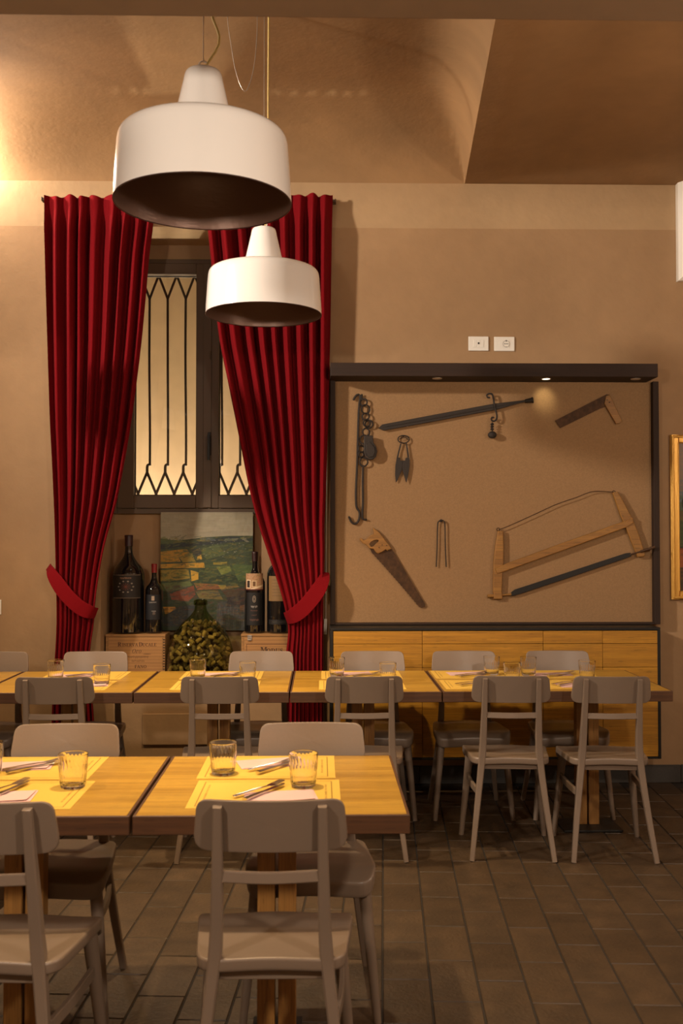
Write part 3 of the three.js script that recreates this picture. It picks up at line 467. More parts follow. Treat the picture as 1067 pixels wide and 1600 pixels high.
bottle('tall dark wine bottle with a painted house on its label, right of the painting', 398, 991, 862, 32, bz, M.darkCap, 0.06, 0.0175, 0.60, [[0.53, 0.735, 1.9, (x, w, h) => {
  x.fillStyle = '#b08a66'; x.fillRect(0, 0, w, h); for (let i = 0; i < 120; i++) { x.fillStyle = `rgba(${90 + rnd() * 80 | 0},${70 + rnd() * 50 | 0},${40 + rnd() * 40 | 0},0.35)`; x.fillRect(rnd() * w, rnd() * h * 0.7, 16, 9); } x.fillStyle = '#e3cba8'; x.fillRect(18, 96, 62, 130); x.fillStyle = '#2b1a12'; x.fillRect(28, 110, 42, 106); x.fillStyle = '#d5b98f'; x.fillRect(98, 110, 58, 96); x.fillStyle = '#6d4c2c'; x.fillRect(108, 122, 38, 74); x.fillStyle = '#dcc4a0'; x.beginPath(); x.moveTo(80, 230); x.lineTo(250, 170); x.lineTo(250, 200); x.lineTo(80, 256); x.fill(); x.fillStyle = '#5a2018'; x.fillRect(0, 240, w, 16); }],
  [0.10, 0.50, 1.7, (x, w, h) => { x.fillStyle = '#0a0909'; x.fillRect(0, 0, w, h); x.strokeStyle = '#b3a590'; x.lineWidth = 4; x.beginPath(); x.arc(w / 2, 50, 24, 0, 7); x.stroke(); x.beginPath(); x.arc(w / 2, 50, 12, 0, 7); x.stroke(); x.fillStyle = '#cfc6bb'; fakeLine(x, w / 2, 108, 90, 18); x.fillStyle = '#8a5a48'; fakeLine(x, w / 2, 140, 100, 10); fakeLine(x, w / 2, 176, 70, 10); fakeLine(x, w / 2, 212, 130, 16); }]]);
bottle('dark wine bottle with a plain tan label, half hidden by the right curtain', 437, 991, 845, 40, bz + 0.0, M.darkCap, 0.07, 0.02, 0.62, [[0.35, 0.62, 1.9, (x, w, h) => { x.fillStyle = '#8a6a3e'; x.fillRect(0, 0, w, h); x.fillStyle = '#5c431f'; for (let k = 0; k < 6; k++) fakeLine(x, w / 2, 40 + k * 32, 150, 10); }], [0.10, 0.15, 1.9, (x, w, h) => { x.fillStyle = '#16120e'; x.fillRect(0, 0, w, h); x.fillStyle = '#51483a'; fakeLine(x, w / 2, 120, 150, 60); }]]);
// painting leaning in the niche, on the two crates
{
  const zf = 6.605, a = P(251, 800, zf), b = P(395, 990, zf), w = b.x - a.x, h = a.y - cy1;
  const o = thing('canvas_painting', 'unframed landscape painting of patchwork fields under a pale sky, standing in the niche', 'painting', [(a.x + b.x) / 2, cy1, -zf]);
  part(o, 'canvas_back', box(-w / 2, w / 2, 0, h, -0.028, 0, 0.002), M.windowFrame);
  const tex = canvasTex(720, 960, (x, W, H) => {
    const poly = (c, pts) => { x.fillStyle = c; x.beginPath(); pts.forEach(([u, v], i) => i ? x.lineTo(u * W, v * H) : x.moveTo(u * W, v * H)); x.fill(); };
    x.fillStyle = '#8f8a75'; x.fillRect(0, 0, W, H);
    for (let i = 0; i < 260; i++) { const k = rnd() * 30 - 15; x.fillStyle = `rgba(${150 + k | 0},${143 + k | 0},${120 + k | 0},0.3)`; x.fillRect(rnd() * W - 40, rnd() * H * 0.25, 40 + rnd() * 90, 10 + rnd() * 24); }
    poly('#2f3d23', [[0, .225], [.2, .24], [.45, .215], [.75, .2], [1, .2], [1, 1], [0, 1]]);
    poly('#46552f', [[0, .235], [.15, .235], [.32, .25], [0, .27]]); poly('#1f2a2a', [[0, .275], [.4, .25], [.75, .205], [1, .215], [1, .24], [.6, .27], [.3, .29], [0, .32]]);
    poly('#4a5457', [[.42, .22], [.56, .215], [.6, .24], [.45, .25]]); poly('#5a5f4c', [[.7, .225], [.85, .22], [.82, .24], [.68, .245]]); poly('#6a6a58', [[.86, .215], [.9, .212], [.96, .25], [.93, .255]]);
    poly('#a37a1c', [[0, .335], [.28, .31], [.33, .36], [.2, .39], [.22, .42], [0, .425]]); poly('#8a7426', [[.2, .38], [.34, .35], [.38, .42], [.24, .425]]); poly('#2b2c22', [[.32, .32], [.42, .30], [.45, .36], [.38, .38]]);
    poly('#4f5c34', [[.45, .31], [.62, .27], [.70, .36], [.50, .40], [.45, .36]]); poly('#35432a', [[.66, .28], [.85, .26], [.97, .36], [.95, .42], [.74, .42]]); poly('#3b4a2a', [[.48, .40], [.78, .42], [.95, .43], [.97, .55], [.5, .56]]);
    poly('#b88a28', [[0, .44], [.47, .425], [.48, .47], [0, .475]]); poly('#c89c38', [[.40, .375], [.44, .36], [.45, .40], [.39, .405]]); poly('#8f7a2a', [[0, .49], [.3, .48], [.32, .56], [.1, .585], [0, .585]]); poly('#c2962e', [[.325, .49], [.41, .51], [.41, .57], [.335, .585]]);
    poly('#8c7f33', [[.57, .425], [.72, .42], [.72, .445], [.57, .445]]); poly('#77803a', [[.6, .46], [.75, .45], [.77, .5], [.66, .53]]); poly('#24351f', [[.6, .54], [.8, .52], [.86, .60], [.62, .60]]); poly('#465b2e', [[.77, .44], [1, .45], [1, .56], [.84, .58]]);
    poly('#5b6638', [[0, .60], [.32, .585], [.34, .62], [.1, .68], [0, .66]]); poly('#7a3f26', [[.1, .69], [.36, .62], [.38, .70], [.3, .755], [.12, .74]]); poly('#8a5a30', [[.36, .60], [.62, .61], [.66, .65], [.4, .66]]); poly('#9a8038', [[.62, .615], [.86, .63], [.66, .66]]);
    poly('#6f6334', [[.38, .67], [.62, .66], [.68, .74], [.42, .73]]); poly('#46341f', [[.66, .66], [.98, .64], [1, .72], [.74, .74]]); poly('#b88630', [[.03, .80], [.16, .80], [.2, .85], [.05, .86]]); poly('#2c3233', [[.2, .80], [.45, .77], [.5, .96], [.05, .97], [0, .9]]); poly('#3a3d3a', [[.62, .76], [.9, .74], [1, .8], [1, 1], [.6, 1]]); poly('#2a2220', [[.72, .72], [.95, .70], [.96, .80], [.72, .80]]); poly('#6a4a30', [[.86, .79], [.94, .78], [.94, .84], [.86, .84]]);
    for (let i = 0; i < 1500; i++) { const u = rnd(), v = 0.21 + rnd() * 0.79, d = x.getImageData ? null : null; const cs = v < .45 ? ['#54602f', '#2a3320', '#7d6a24', '#3c4a38'] : v < .62 ? ['#5a6a30', '#83702a', '#2c3b20', '#46552c'] : ['#5a3020', '#3a3528', '#6a5428', '#2b3030', '#474a40']; x.globalAlpha = 0.22 + rnd() * 0.2; x.fillStyle = cs[Math.floor(rnd() * cs.length)]; x.save(); x.translate(u * W, v * H); x.rotate(rr(-0.5, 0.3)); x.fillRect(-14, -4, 10 + rnd() * 50, 4 + rnd() * 12); x.restore(); } x.globalAlpha = 1;
    for (let i = 0; i < 60; i++) { x.fillStyle = 'rgba(170,165,150,0.5)'; x.fillRect((.4 + rnd() * .55) * W, (.215 + rnd() * .17) * H, 3 + rnd() * 12, 2 + rnd() * 4); }
    for (let i = 0; i < 40; i++) { x.fillStyle = `rgba(${110 + rnd() * 50 | 0},${110 + rnd() * 40 | 0},${110 + rnd() * 40 | 0},0.25)`; x.fillRect((.6 + rnd() * .38) * W, (.78 + rnd() * .18) * H, 4, 20 + rnd() * 60); }
  });
  part(o, 'painted_canvas', quad([-w / 2 + 0.001, 0.001, 0.0006], [w / 2 - 0.001, 0.001, 0.0006], [w / 2 - 0.001, h - 0.001, 0.0006], [-w / 2 + 0.001, h - 0.001, 0.0006]), std({ map: tex, roughness: 0.55, bumpMap: texture(256, 256, (u, v) => fbm(u, v, 30, 40, 3, 520), 1, 1, false), bumpScale: 0.002 }));
}
// demijohn full of corks
{
  const z = 6.41, p = P(313, 1045, z), H = P(311, 937, z).y - LEDGE, R = 105 * z / FPX / 2, sc = H / 0.6;
  const prof = smoothProfile([[0.13, 0.004], [R * 0.86, 0.03 * sc], [R * 0.985, 0.12 * sc], [R, 0.2 * sc], [R * 0.96, 0.29 * sc], [R * 0.82, 0.375 * sc], [R * 0.58, 0.445 * sc], [R * 0.34, 0.495 * sc], [0.043, 0.53 * sc], [0.036, 0.56 * sc], [0.035, H - 0.02]], 80);
  const o = thing('demijohn', 'large round green glass demijohn filled with wine corks', 'demijohn', [p.x, LEDGE + 0.001, -z]);
  part(o, 'glass_body', lathe([[0, 0.002], [0.12, 0.002], ...prof], 64), M.demijohn);
  part(o, 'neck_ring', lathe([[0.034, H - 0.034], [0.041, H - 0.034], [0.043, H - 0.03], [0.043, H - 0.008], [0.040, H], [0.031, H], [0.031, H - 0.03], [0.034, H - 0.034]], 40), M.demijohn);
  const rad = y => { for (let i = 1; i < prof.length; i++) if (prof[i][1] >= y) { const a = prof[i - 1], b = prof[i]; return lerp(a[0], b[0], (y - a[1]) / (b[1] - a[1] || 1)); } return 0.035; };
  const cg = new THREE.CylinderGeometry(0.0115, 0.0115, 0.037, 12), cm = [0, 1, 2, 3].map(k => std({ map: texture(64, 64, (u, v) => { const q = (0.8 + 0.35 * fbm(u, v, 10, 10, 3, 600 + k)) * (0.7 + 0.16 * k); return [0.70 * q, 0.57 * q, 0.42 * q]; }, 1, 1), roughness: 0.9 }));
  const spots = []; let tries = 0;
  while (spots.length < 190 && tries++ < 60000) {
    const y = rr(0.03, 0.465 * sc), th = rr(-1.75, 1.75), r = rad(y) - 0.026 - (rnd() < 0.45 ? 0.028 : 0); if (r < 0.01) continue;
    const q = V(Math.sin(th) * r, y, Math.cos(th) * r); if (spots.some(s => s.distanceToSquared(q) < 0.00112)) continue; spots.push(q);
  }
  spots.forEach((q, i) => {
    const m = new THREE.Mesh(cg, cm[i % 4]); m.name = numbered('wine_cork'); m.castShadow = m.receiveShadow = true; m.userData = { label: 'used wine cork in the heap inside the green demijohn', category: 'cork', group: 'corks inside the demijohn' };
    const n = V(q.x, 0, q.z).normalize(), tdir = V(-n.z * rr(0.2, 1), rr(-1.1, 1.1), n.x * rr(0.2, 1)).addScaledVector(n, rr(-0.8, 0.8)).normalize();
    m.position.set(p.x + q.x, LEDGE + q.y, -z + q.z); m.quaternion.setFromUnitVectors(V(0, 1, 0), tdir); scene.add(m);
  });
  const fill = new THREE.InstancedMesh(cg, cm[0], 380); fill.name = 'cork_heap'; fill.userData = { kind: 'stuff', label: 'wine corks deeper inside the demijohn behind the visible ones', category: 'corks' }; const mm = new THREE.Matrix4();  // heap uses the darkest cork tone, shade of the gaps put into colour
  for (let i = 0; i < 380; i++) { const y = rr(0.02, 0.46 * sc), r = Math.sqrt(rnd()) * Math.max(0.005, rad(y) - 0.075), th = rnd() * 6.283; mm.compose(V(Math.sin(th) * r, y, Math.cos(th) * r - 0.01), new THREE.Quaternion().setFromEuler(new THREE.Euler(rnd() * 6, rnd() * 6, rnd() * 6)), V(1, 1, 1)); fill.setMatrixAt(i, mm); }
  fill.position.set(p.x, LEDGE, -z); scene.add(fill);
}

// ---------------------------------------------------------------- tool display: hood, frame, cabinet
const FZ = 6.235;   // front of the cloth panel
{
  const o = thing('display_case', 'wide dark framed wall display with a beige cloth panel and spotlights in its hood', 'display case');
  const hz = 6.02, hx0 = P(516, 577, hz).x, hx1 = P(1028, 577, hz).x, hy1 = P(700, 567, hz).y, hy0 = P(700, 588, hz).y;
  const fx0 = P(516, 780, 6.19).x, fx1 = P(1030.5, 780, 6.19).x, fy0 = P(700, 976, 6.2).y, sw = 0.03;
  const list = [['hood', box(hx0, hx1, hy0, hy1, -ZW, -hz, 0.004), M.darkWood],
    ['side_post', box(fx0, fx0 + sw, fy0, hy0, -ZW, -6.19, 0.003, 1), M.darkWood], ['side_post', box(fx1 - sw - 0.006, fx1, fy0, hy0, -ZW, -6.19, 0.003, 1), M.darkWood],
    ['bottom_rail', box(fx0 + sw, fx1 - sw - 0.006, fy0, fy0 + 0.012, -ZW, -6.19, 0.002), M.darkWood],
    ['cloth_panel', box(fx0 + sw, fx1 - sw - 0.006, fy0 + 0.012, hy0, -ZW, -FZ, 0), M.panelCloth]];
  settle(o, list);
  for (const [px, lit] of [[683, 0], [853, 1], [993, 0]]) {
    const c = P(px, 591, 6.09); const l = thing('spot_light', `small recessed spotlight under the display hood, ${lit ? 'lit, above the carpenter square' : px < 700 ? 'unlit, left end' : 'unlit, right end'}`, 'spotlight', [c.x, hy0, c.z], 0, 'recessed spotlights in the hood');
    part(l, 'ring', new THREE.TorusGeometry(0.026, 0.004, 8, 28).rotateX(Math.PI / 2).translate(0, -0.001, 0), M.steelWire);
    part(l, 'lens', new THREE.CylinderGeometry(0.023, 0.023, 0.003, 24).translate(0, -0.002, 0), lit ? std({ color: 0xffffff, emissive: RGB(1, 0.85, 0.6), emissiveIntensity: 20, roughness: 0.4 }) : std({ color: RGB(0.5, 0.46, 0.4), roughness: 0.3 }));
    if (lit) { const s = new THREE.SpotLight(RGB(1, 0.84, 0.50), LIGHT.spot, 0, 0.5, 1, 2); s.position.set(0, -0.012, 0); s.target.position.set(0.02, -0.10, -0.15); s.castShadow = true; s.shadow.radius = 1; l.add(s, s.target); }
  }
  // wooden cabinet under it
  const z = 6.0, X = px => P(px, 1080, z).x, Y = py => P(770, py, z).y, cab = thing('wall_cabinet', 'long oak veneered wall cabinet with black edges under the tool display', 'cabinet');
  const top = fy0 - 0.002, y0 = Y(1187), x0 = X(515.5), x1 = X(1032.5), e = 0.018, zf = -z;
  const cl = [['top_board', box(x0, x1, top - 0.016, top, -ZW, zf, 0.002), M.blackMetal], ['side_board', box(x0, x0 + e, y0, top - 0.016, -ZW, zf, 0.002, 1), M.blackMetal], ['side_board', box(x1 - e, x1, y0, top - 0.016, -ZW, zf, 0.002, 1), M.blackMetal], ['bottom_board', box(x0 + e, x1 - e, y0, y0 + 0.012, -ZW, zf, 0.002), M.blackMetal], ['back_board', box(x0 + e, x1 - e, y0 + 0.012, top - 0.016, -ZW, -ZW + 0.015, 0), M.blackMetal]];
  const cols = [X(520.5), X(660), X(849), X(942), X(1028.5)], rows = [top - 0.018, Y(1006), Y(1043), y0 + 0.013];
  for (let r = 0; r < 3; r++) for (let c = 0; c < 4; c++) cl.push([r === 2 ? 'door' : 'front_panel', box(cols[c] + 0.0012, cols[c + 1] - 0.0012, rows[r + 1] + 0.0012, rows[r] - 0.0012, zf - 0.02, zf - 0.003, 0.0012, 0, [c * 0.37 + r * 0.2, r * 0.17 + c * 0.06]), M.cabinetWood]);
  settle(cab, cl);
  const sx = X(941), so = thing('floor_socket', 'small grey socket box low on the oak cabinet front', 'socket');
  settle(so, [['socket_plate', box(sx - 0.024, sx + 0.024, Y(1166), Y(1144), zf - 0.003, zf + 0.006, 0.003), M.chair], ['socket_face', box(sx - 0.013, sx + 0.017, Y(1163), Y(1152), zf + 0.006, zf + 0.008, 0.001), M.blackMetal]]);
}
// ---- tools on the cloth panel. W: photograph position -> point on the panel
const W = (px, py, d = 0) => P(px, py, FZ - 0.002 - d);
const crop = (ox, oy, s) => (x, y) => [ox + x / s, oy + y / s];
function plate(pts, z0, t, bevel = 0.001, holes = []) {
  const toV = ([px, py]) => { const p = W(px, py); return new THREE.Vector2(p.x, p.y); };
  const s = new THREE.Shape(pts.map(toV)); holes.forEach(h => s.holes.push(new THREE.Path(h.map(toV))));
  const g = new THREE.ExtrudeGeometry(s, { depth: Math.max(0.0005, t - 2 * bevel), bevelEnabled: bevel > 0, bevelThickness: bevel, bevelSize: bevel, bevelOffset: -bevel, bevelSegments: 2, curveSegments: 8 });
  g.translate(0, 0, -FZ + 0.002 + z0 + bevel); return g;
}
const wire = (pts, r, d) => tube(pts.map(([x, y, k]) => W(x, y, k === undefined ? d : k)), r);
const pin = (px, py, d) => rod(W(px, py, 0.0006), W(px, py, d), 0.0035);
{ // chain with long hooks and pulley block
  const c = crop(545, 605, 7.276), o = thing('hearth_chain', 'black iron chain with two long hooked rods and a pulley block, left in the display', 'chain'), list = [];
  list.push(['hook_rod', wire([c(55, 140), c(75, 105), c(100, 85), c(125, 88), c(118, 200), c(110, 330), c(102, 600), c(95, 850), c(80, 1250), c(90, 1370), c(120, 1420), c(118, 1490), c(90, 1545), c(55, 1552), c(25, 1525), c(3, 1478)], 0.0065, 0.012), M.iron]);
  list.push(['hook_rod', wire([c(148, 85), c(146, 130)], 0.005, 0.014), M.iron]);
  list.push(['hook_rod', wire([c(160, 895), c(158, 1100), c(160, 1300), c(155, 1490), c(165, 1503), c(196, 1506)], 0.0065, 0.012), M.iron]);
  [[168, 172, 40], [190, 250, 50], [190, 335, 40], [203, 408, 42], [228, 420, 44], [196, 510, 42], [172, 596, 50], [142, 700, 38], [168, 850, 48], [138, 765, 30]].forEach(([x, y, r], i) => { const p = W(...c(x, y), 0.016 + 0.005 * (i % 2)), R = r / 7.276 * 6.22 / FPX; const g = new THREE.TorusGeometry(R, 0.0048, 8, 28); g.rotateY(i % 2 ? 0.35 : -0.3); g.translate(p.x, p.y, p.z); list.push(['chain_link', g, M.iron]); });
  list.push(['pulley_block', [plate([c(168, 560), c(200, 552), c(225, 560), c(235, 555), c(270, 562), c(275, 635), c(305, 680), c(318, 740), c(305, 795), c(270, 828), c(225, 832), c(185, 808), c(165, 745), c(168, 650)], 0.022, 0.03, 0.004), plate([c(190, 660), c(235, 630), c(285, 690), c(295, 745), c(270, 800), c(220, 805), c(190, 760)], 0.052, 0.008, 0.003)], M.iron], ['nail', pin(...c(140, 95), 0.02), M.iron]);
  settle(o, list);
}
{ // spring shears
  const c = crop(545, 605, 7.276), o = thing('sheep_shears', 'small dark iron spring shears hanging right of the chain', 'shears');
  const bow = []; for (let k = 0; k < 24; k++) { const a = k / 24 * Math.PI * 2; const [x, y] = c(622 + 64 * Math.cos(a), 592 + 43 * Math.sin(a)); bow.push(W(x, y, 0.012 + 0.006 * Math.sin(a))); }
  settle(o, [['spring_bow', [tube(bow, 0.0035, true, 8, 60), wire([c(575, 590), c(600, 576), c(645, 576), c(670, 592)], 0.002, 0.02)], M.iron], ['arm', plate([c(583, 640), c(597, 642), c(578, 720), c(560, 800), c(540, 808), c(556, 740)], 0.010, 0.006), M.iron], ['arm', plate([c(645, 640), c(658, 638), c(672, 720), c(684, 795), c(664, 800), c(655, 720)], 0.010, 0.006), M.iron],
    ['blade', plate([c(543, 800), c(578, 803), c(582, 832), c(608, 838), c(602, 940), c(545, 1070), c(533, 1085), c(524, 1000), c(528, 890)], 0.008, 0.005), M.iron], ['blade', plate([c(608, 838), c(636, 834), c(642, 806), c(686, 798), c(688, 900), c(672, 1000), c(652, 1088), c(642, 1070), c(604, 930)], 0.013, 0.005), M.iron], ['nail', pin(...c(622, 560), 0.014), M.iron]]);
}
{ // long blade with curled crosspiece
  const c = crop(585, 605, 4.184), o = thing('sword', 'long dark sword-like iron blade with a curled crosspiece, top of the display', 'sword');
  const ball = W(...c(770, 312), 0.03); const s = new THREE.SphereGeometry(0.0245, 24, 16); s.scale(1.1, 0.92, 0.9); s.translate(ball.x, ball.y, ball.z);
  const e0 = W(...c(985, 91), 0.02), e1 = W(...c(1036, 84), 0.02);
  settle(o, [['blade', [plate([c(22, 270), c(50, 246), c(400, 180), c(780, 110), c(900, 96), c(985, 86), c(985, 97), c(900, 120), c(830, 140), c(780, 152), c(400, 224), c(60, 286)], 0.014, 0.010, 0.003), plate([c(60, 264), c(400, 200), c(780, 128), c(980, 91), c(780, 136), c(400, 208)], 0.022, 0.006, 0.002)], M.iron],
    ['crosspiece', wire([c(752, 68, 0), c(740, 66), c(735, 52), c(750, 42), c(768, 46), c(777, 72), c(782, 105), c(786, 128), c(792, 150), c(800, 185), c(796, 212), c(780, 222), c(765, 214), c(766, 200), c(778, 198)], 0.0055, 0.03), M.iron], ['pommel', [rod(e0, e1, 0.011, 0.016), rod(e1, W(...c(1030, 85), 0.02), 0.019, 0.019)], M.iron],
    ['knob', [s, rod(W(...c(770, 230), 0.03), W(...c(770, 290), 0.03), 0.004), ...[242, 258, 275].map(y => { const p = W(...c(769, y), 0.03); return new THREE.TorusGeometry(0.007, 0.004, 8, 16).rotateX(1.1).translate(p.x, p.y, p.z); })], M.iron], ['nail', pin(...c(215, 256), 0.02), M.steelWire], ['nail', pin(...c(766, 148), 0.02), M.steelWire]]);
}
{ // carpenter square
  const c = crop(740, 560, 3.263), o = thing('carpenter_square', 'old carpenter square with a dark blade and wooden handle, upper right of the display', 'square');
  settle(o, [['blade', plate([c(414, 318), c(676, 184), c(688, 186), c(694, 200), c(690, 240), c(640, 258), c(440, 356)], 0.006, 0.004), M.rust, 'dark rusty steel blade'], ['handle', plate([c(672, 192), c(690, 188), c(752, 320), c(742, 332), c(722, 336), c(662, 232)], 0.001, 0.018, 0.003), M.toolWood, 'wooden handle'], ['rivet', [680, 692].map(x => pin(...c(x, 212 + (x - 680)), 0.021)), M.iron]]);
}
{ // handsaw
  const c = crop(555, 820, 9.278), o = thing('hand_saw', 'rusty hand saw with a pale open wooden handle, lower left of the display', 'saw');
  const teeth = []; const a = c(250, 422), b = c(920, 1190); for (let k = 0; k <= 40; k++) { const t = k / 40, bow = Math.sin(Math.PI * t) * -0.6; teeth.push([lerp(a[0], b[0], t) + bow * -0.8 + (k % 2 ? 0.5 : 0), lerp(a[1], b[1], t) + bow * 0.8 - (k % 2 ? 0.5 : 0)]); }
  settle(o, [['blade', plate([c(205, 340), c(340, 380), c(440, 345), c(520, 345), c(560, 400), c(800, 800), c(1012, 1150), c(1006, 1182), c(962, 1202), ...teeth.slice().reverse()], 0.008, 0.003, 0.0004), M.rust, 'rusty tapering blade'],
    ['handle', plate([c(58, 200), c(70, 188), c(90, 192), c(120, 222), c(150, 212), c(200, 165), c(245, 140), c(268, 132), c(262, 90), c(252, 48), c(268, 48), c(302, 75), c(345, 110), c(390, 168), c(430, 225), c(475, 275), c(522, 350), c(490, 358), c(460, 376), c(440, 356), c(385, 392), c(330, 416), c(300, 402), c(262, 350), c(205, 345), c(160, 296), c(100, 262), c(75, 235)], 0.004, 0.022, 0.004, [[c(186, 282), c(215, 240), c(262, 212), c(320, 204), c(348, 216), c(338, 250), c(300, 285), c(262, 322), c(222, 330)]]), M.toolWood, 'pale wooden handle'],
    ['rivet', [[345, 328], [390, 292], [455, 300]].map(([x, y]) => pin(...c(x, y), 0.029)), M.rust]]);
}
{ // thin iron tongs
  const c = crop(510, 560, 3.679), o = thing('iron_tongs', 'slim dark iron tongs hanging open end down, centre of the display', 'tongs');
  settle(o, [['arm', wire([c(657, 932), c(643, 938), c(639, 960), c(636, 1080), c(631, 1196)], 0.0035, 0.012), M.iron], ['arm', wire([c(660, 930), c(676, 934), c(680, 955), c(683, 1080), c(688, 1196)], 0.0035, 0.014), M.iron], ['pivot', [pin(...c(659, 933), 0.022), (() => { const p = W(...c(659, 933), 0.013); return new THREE.CylinderGeometry(0.009, 0.009, 0.01, 16).rotateX(Math.PI / 2).translate(p.x, p.y, p.z); })()], M.iron]]);
}
{ // bow saw
  const c = crop(740, 560, 3.263), o = thing('bow_saw', 'large wooden bow saw with a dark blade and twisted cord, lower right of the display', 'saw');
  const ring = (x, y) => { const p = W(...c(x, y), 0.018); return new THREE.TorusGeometry(0.009, 0.0025, 8, 18).translate(p.x, p.y, p.z); };
  settle(o, [['end_post', plate([c(120, 880), c(146, 880), c(149, 960), c(147, 1040), c(142, 1120), c(139, 1195), c(142, 1198), c(142, 1226), c(99, 1226), c(99, 1198), c(95, 1190), c(97, 1050), c(106, 960)], 0.006, 0.022, 0.004), M.toolWood], ['end_post', plate([c(702, 686), c(728, 681), c(765, 745), c(802, 815), c(838, 905), c(868, 1000), c(862, 1010), c(830, 1013), c(800, 940), c(770, 865), c(742, 800), c(722, 740)], 0.006, 0.022, 0.004), M.toolWood],
    ['cross_beam', plate([c(104, 1068), c(150, 1050), c(450, 940), c(770, 828), c(803, 813), c(806, 840), c(770, 862), c(450, 978), c(150, 1086), c(114, 1097)], 0.012, 0.024, 0.004), M.toolWood], ['blade', plate([c(188, 1192), c(206, 1178), c(490, 1085), c(770, 993), c(796, 990), c(799, 1008), c(780, 1016), c(490, 1115), c(215, 1206), c(190, 1211)], 0.014, 0.006, 0.0015), M.blackMetal, 'black taped blade'],
    ['handle_pin', [rod(W(...c(70, 1213), 0.017), W(...c(112, 1210), 0.017), 0.011, 0.009), rod(W(...c(112, 1210), 0.017), W(...c(192, 1203), 0.017), 0.006)], M.toolWood], ['handle_pin', [rod(W(...c(795, 1001), 0.017), W(...c(850, 985), 0.03), 0.005), rod(W(...c(850, 985), 0.03), W(...c(925, 961), 0.064), 0.008, 0.009)], M.rust],
    ['tension_cord', [wire([c(130, 872), c(160, 862), c(300, 800), c(420, 745), c(475, 725), c(520, 710), c(600, 680), c(640, 677), c(712, 682)], 0.0024, 0.02), ring(125, 872), ring(714, 682)], M.rust], ['nail', [pin(...c(280, 1012), 0.014), pin(...c(700, 862), 0.014)], M.iron]]);
}

// ---------------------------------------------------------------- things on the wall
function wallPlate(name, label, px0, px1, py0, py1, socket) {
  const a = P(px0, py0, ZW), b = P(px1, py1, ZW), w = b.x - a.x, h = a.y - b.y, o = thing(name, label, socket ? 'socket' : 'wall plate', [(a.x + b.x) / 2, b.y, -ZW]);
  part(o, 'cover_plate', box(-w / 2, w / 2, 0, h, 0, 0.009, 0.003), M.whitePlastic);
  for (const k of [-1, 0, 1]) if (!(socket && k >= 0)) part(o, 'insert', box(k * w * 0.175 - w * 0.085, k * w * 0.175 + w * 0.085, h * 0.24, h * 0.76, 0.009, 0.0112, 0.001), M.whitePlastic);
  if (socket) { part(o, 'insert', box(-w * 0.085, w * 0.26, h * 0.24, h * 0.76, 0.009, 0.0108, 0.001), M.whitePlastic); const cx = w * 0.09, cy = h * 0.5, R = h * 0.225; part(o, 'socket_well', [new THREE.TorusGeometry(R, 0.0018, 8, 28).translate(cx, cy, 0.0112)], std({ color: RGB(0.45, 0.42, 0.38), roughness: 0.5 })); for (const [dx, dy] of [[-0.5, 0], [0, 0], [0.5, 0], [0, 0.95], [0, -0.95]]) part(o, 'pin_hole', new THREE.CylinderGeometry(dy > 0 ? 0.005 : 0.003, dy > 0 ? 0.005 : 0.003, 0.002, 12).rotateX(Math.PI / 2).translate(cx + dx * R, cy + dy * R, 0.0113), M.blackHole); }
  else part(o, 'outlet_hole', new THREE.CylinderGeometry(0.006, 0.006, 0.002, 16).rotateX(Math.PI / 2).translate(0, h * 0.52, 0.0115), M.blackHole);
}
wallPlate('wall_plate', 'white wall plate with one round hole, left of the power socket', 731.5, 763, 526, 548.5, false);
wallPlate('wall_socket', 'white power socket plate on the wall above the display', 771.5, 803.5, 526.5, 549, true);
wallPlate('wall_plate', 'white wall plate cut off by the left edge of the photo', -28, 2.3, 937, 960, false);
{ // white unit at the right edge
  const a = P(1055, 265, ZW), b = P(1055, 441, ZW), x0 = a.x, x1 = x0 + 0.42, y0 = b.y, y1 = a.y + 0.05, d = 0.07, o = thing('wall_unit', 'white wall mounted unit with recessed panels, high at the right edge', 'wall unit');
  const s = new THREE.Shape([[x0, y0], [x1, y0], [x1, y1 - 0.11], [x1 - 0.07, y1], [x0 + 0.07, y1], [x0, y1 - 0.11]].map(p => new THREE.Vector2(...p)));
  const g = new THREE.ExtrudeGeometry(s, { depth: d - 0.03, bevelEnabled: true, bevelThickness: 0.03, bevelSize: 0.03, bevelOffset: -0.03, bevelSegments: 1 }); g.translate(0, 0, -ZW);
  const rp = (ya, yb) => { const out = roundedOutline([[x0 + 0.036, ya], [x1 - 0.036, ya], [x1 - 0.036, yb], [x0 + 0.036, yb]], 0.03); return slab(out, (u, v, t) => [u, v, -ZW + d + (t ? 0.002 + 0.004 * t : -0.002)]); };
  const Y = py => P(1062, py, ZW - d).y;
  settle(o, [['housing', g, M.whitePlastic], ['front_panel', rp(Y(340), Y(305)), M.whitePlastic], ['front_panel', rp(Y(398), Y(352)), M.whitePlastic]]);
}
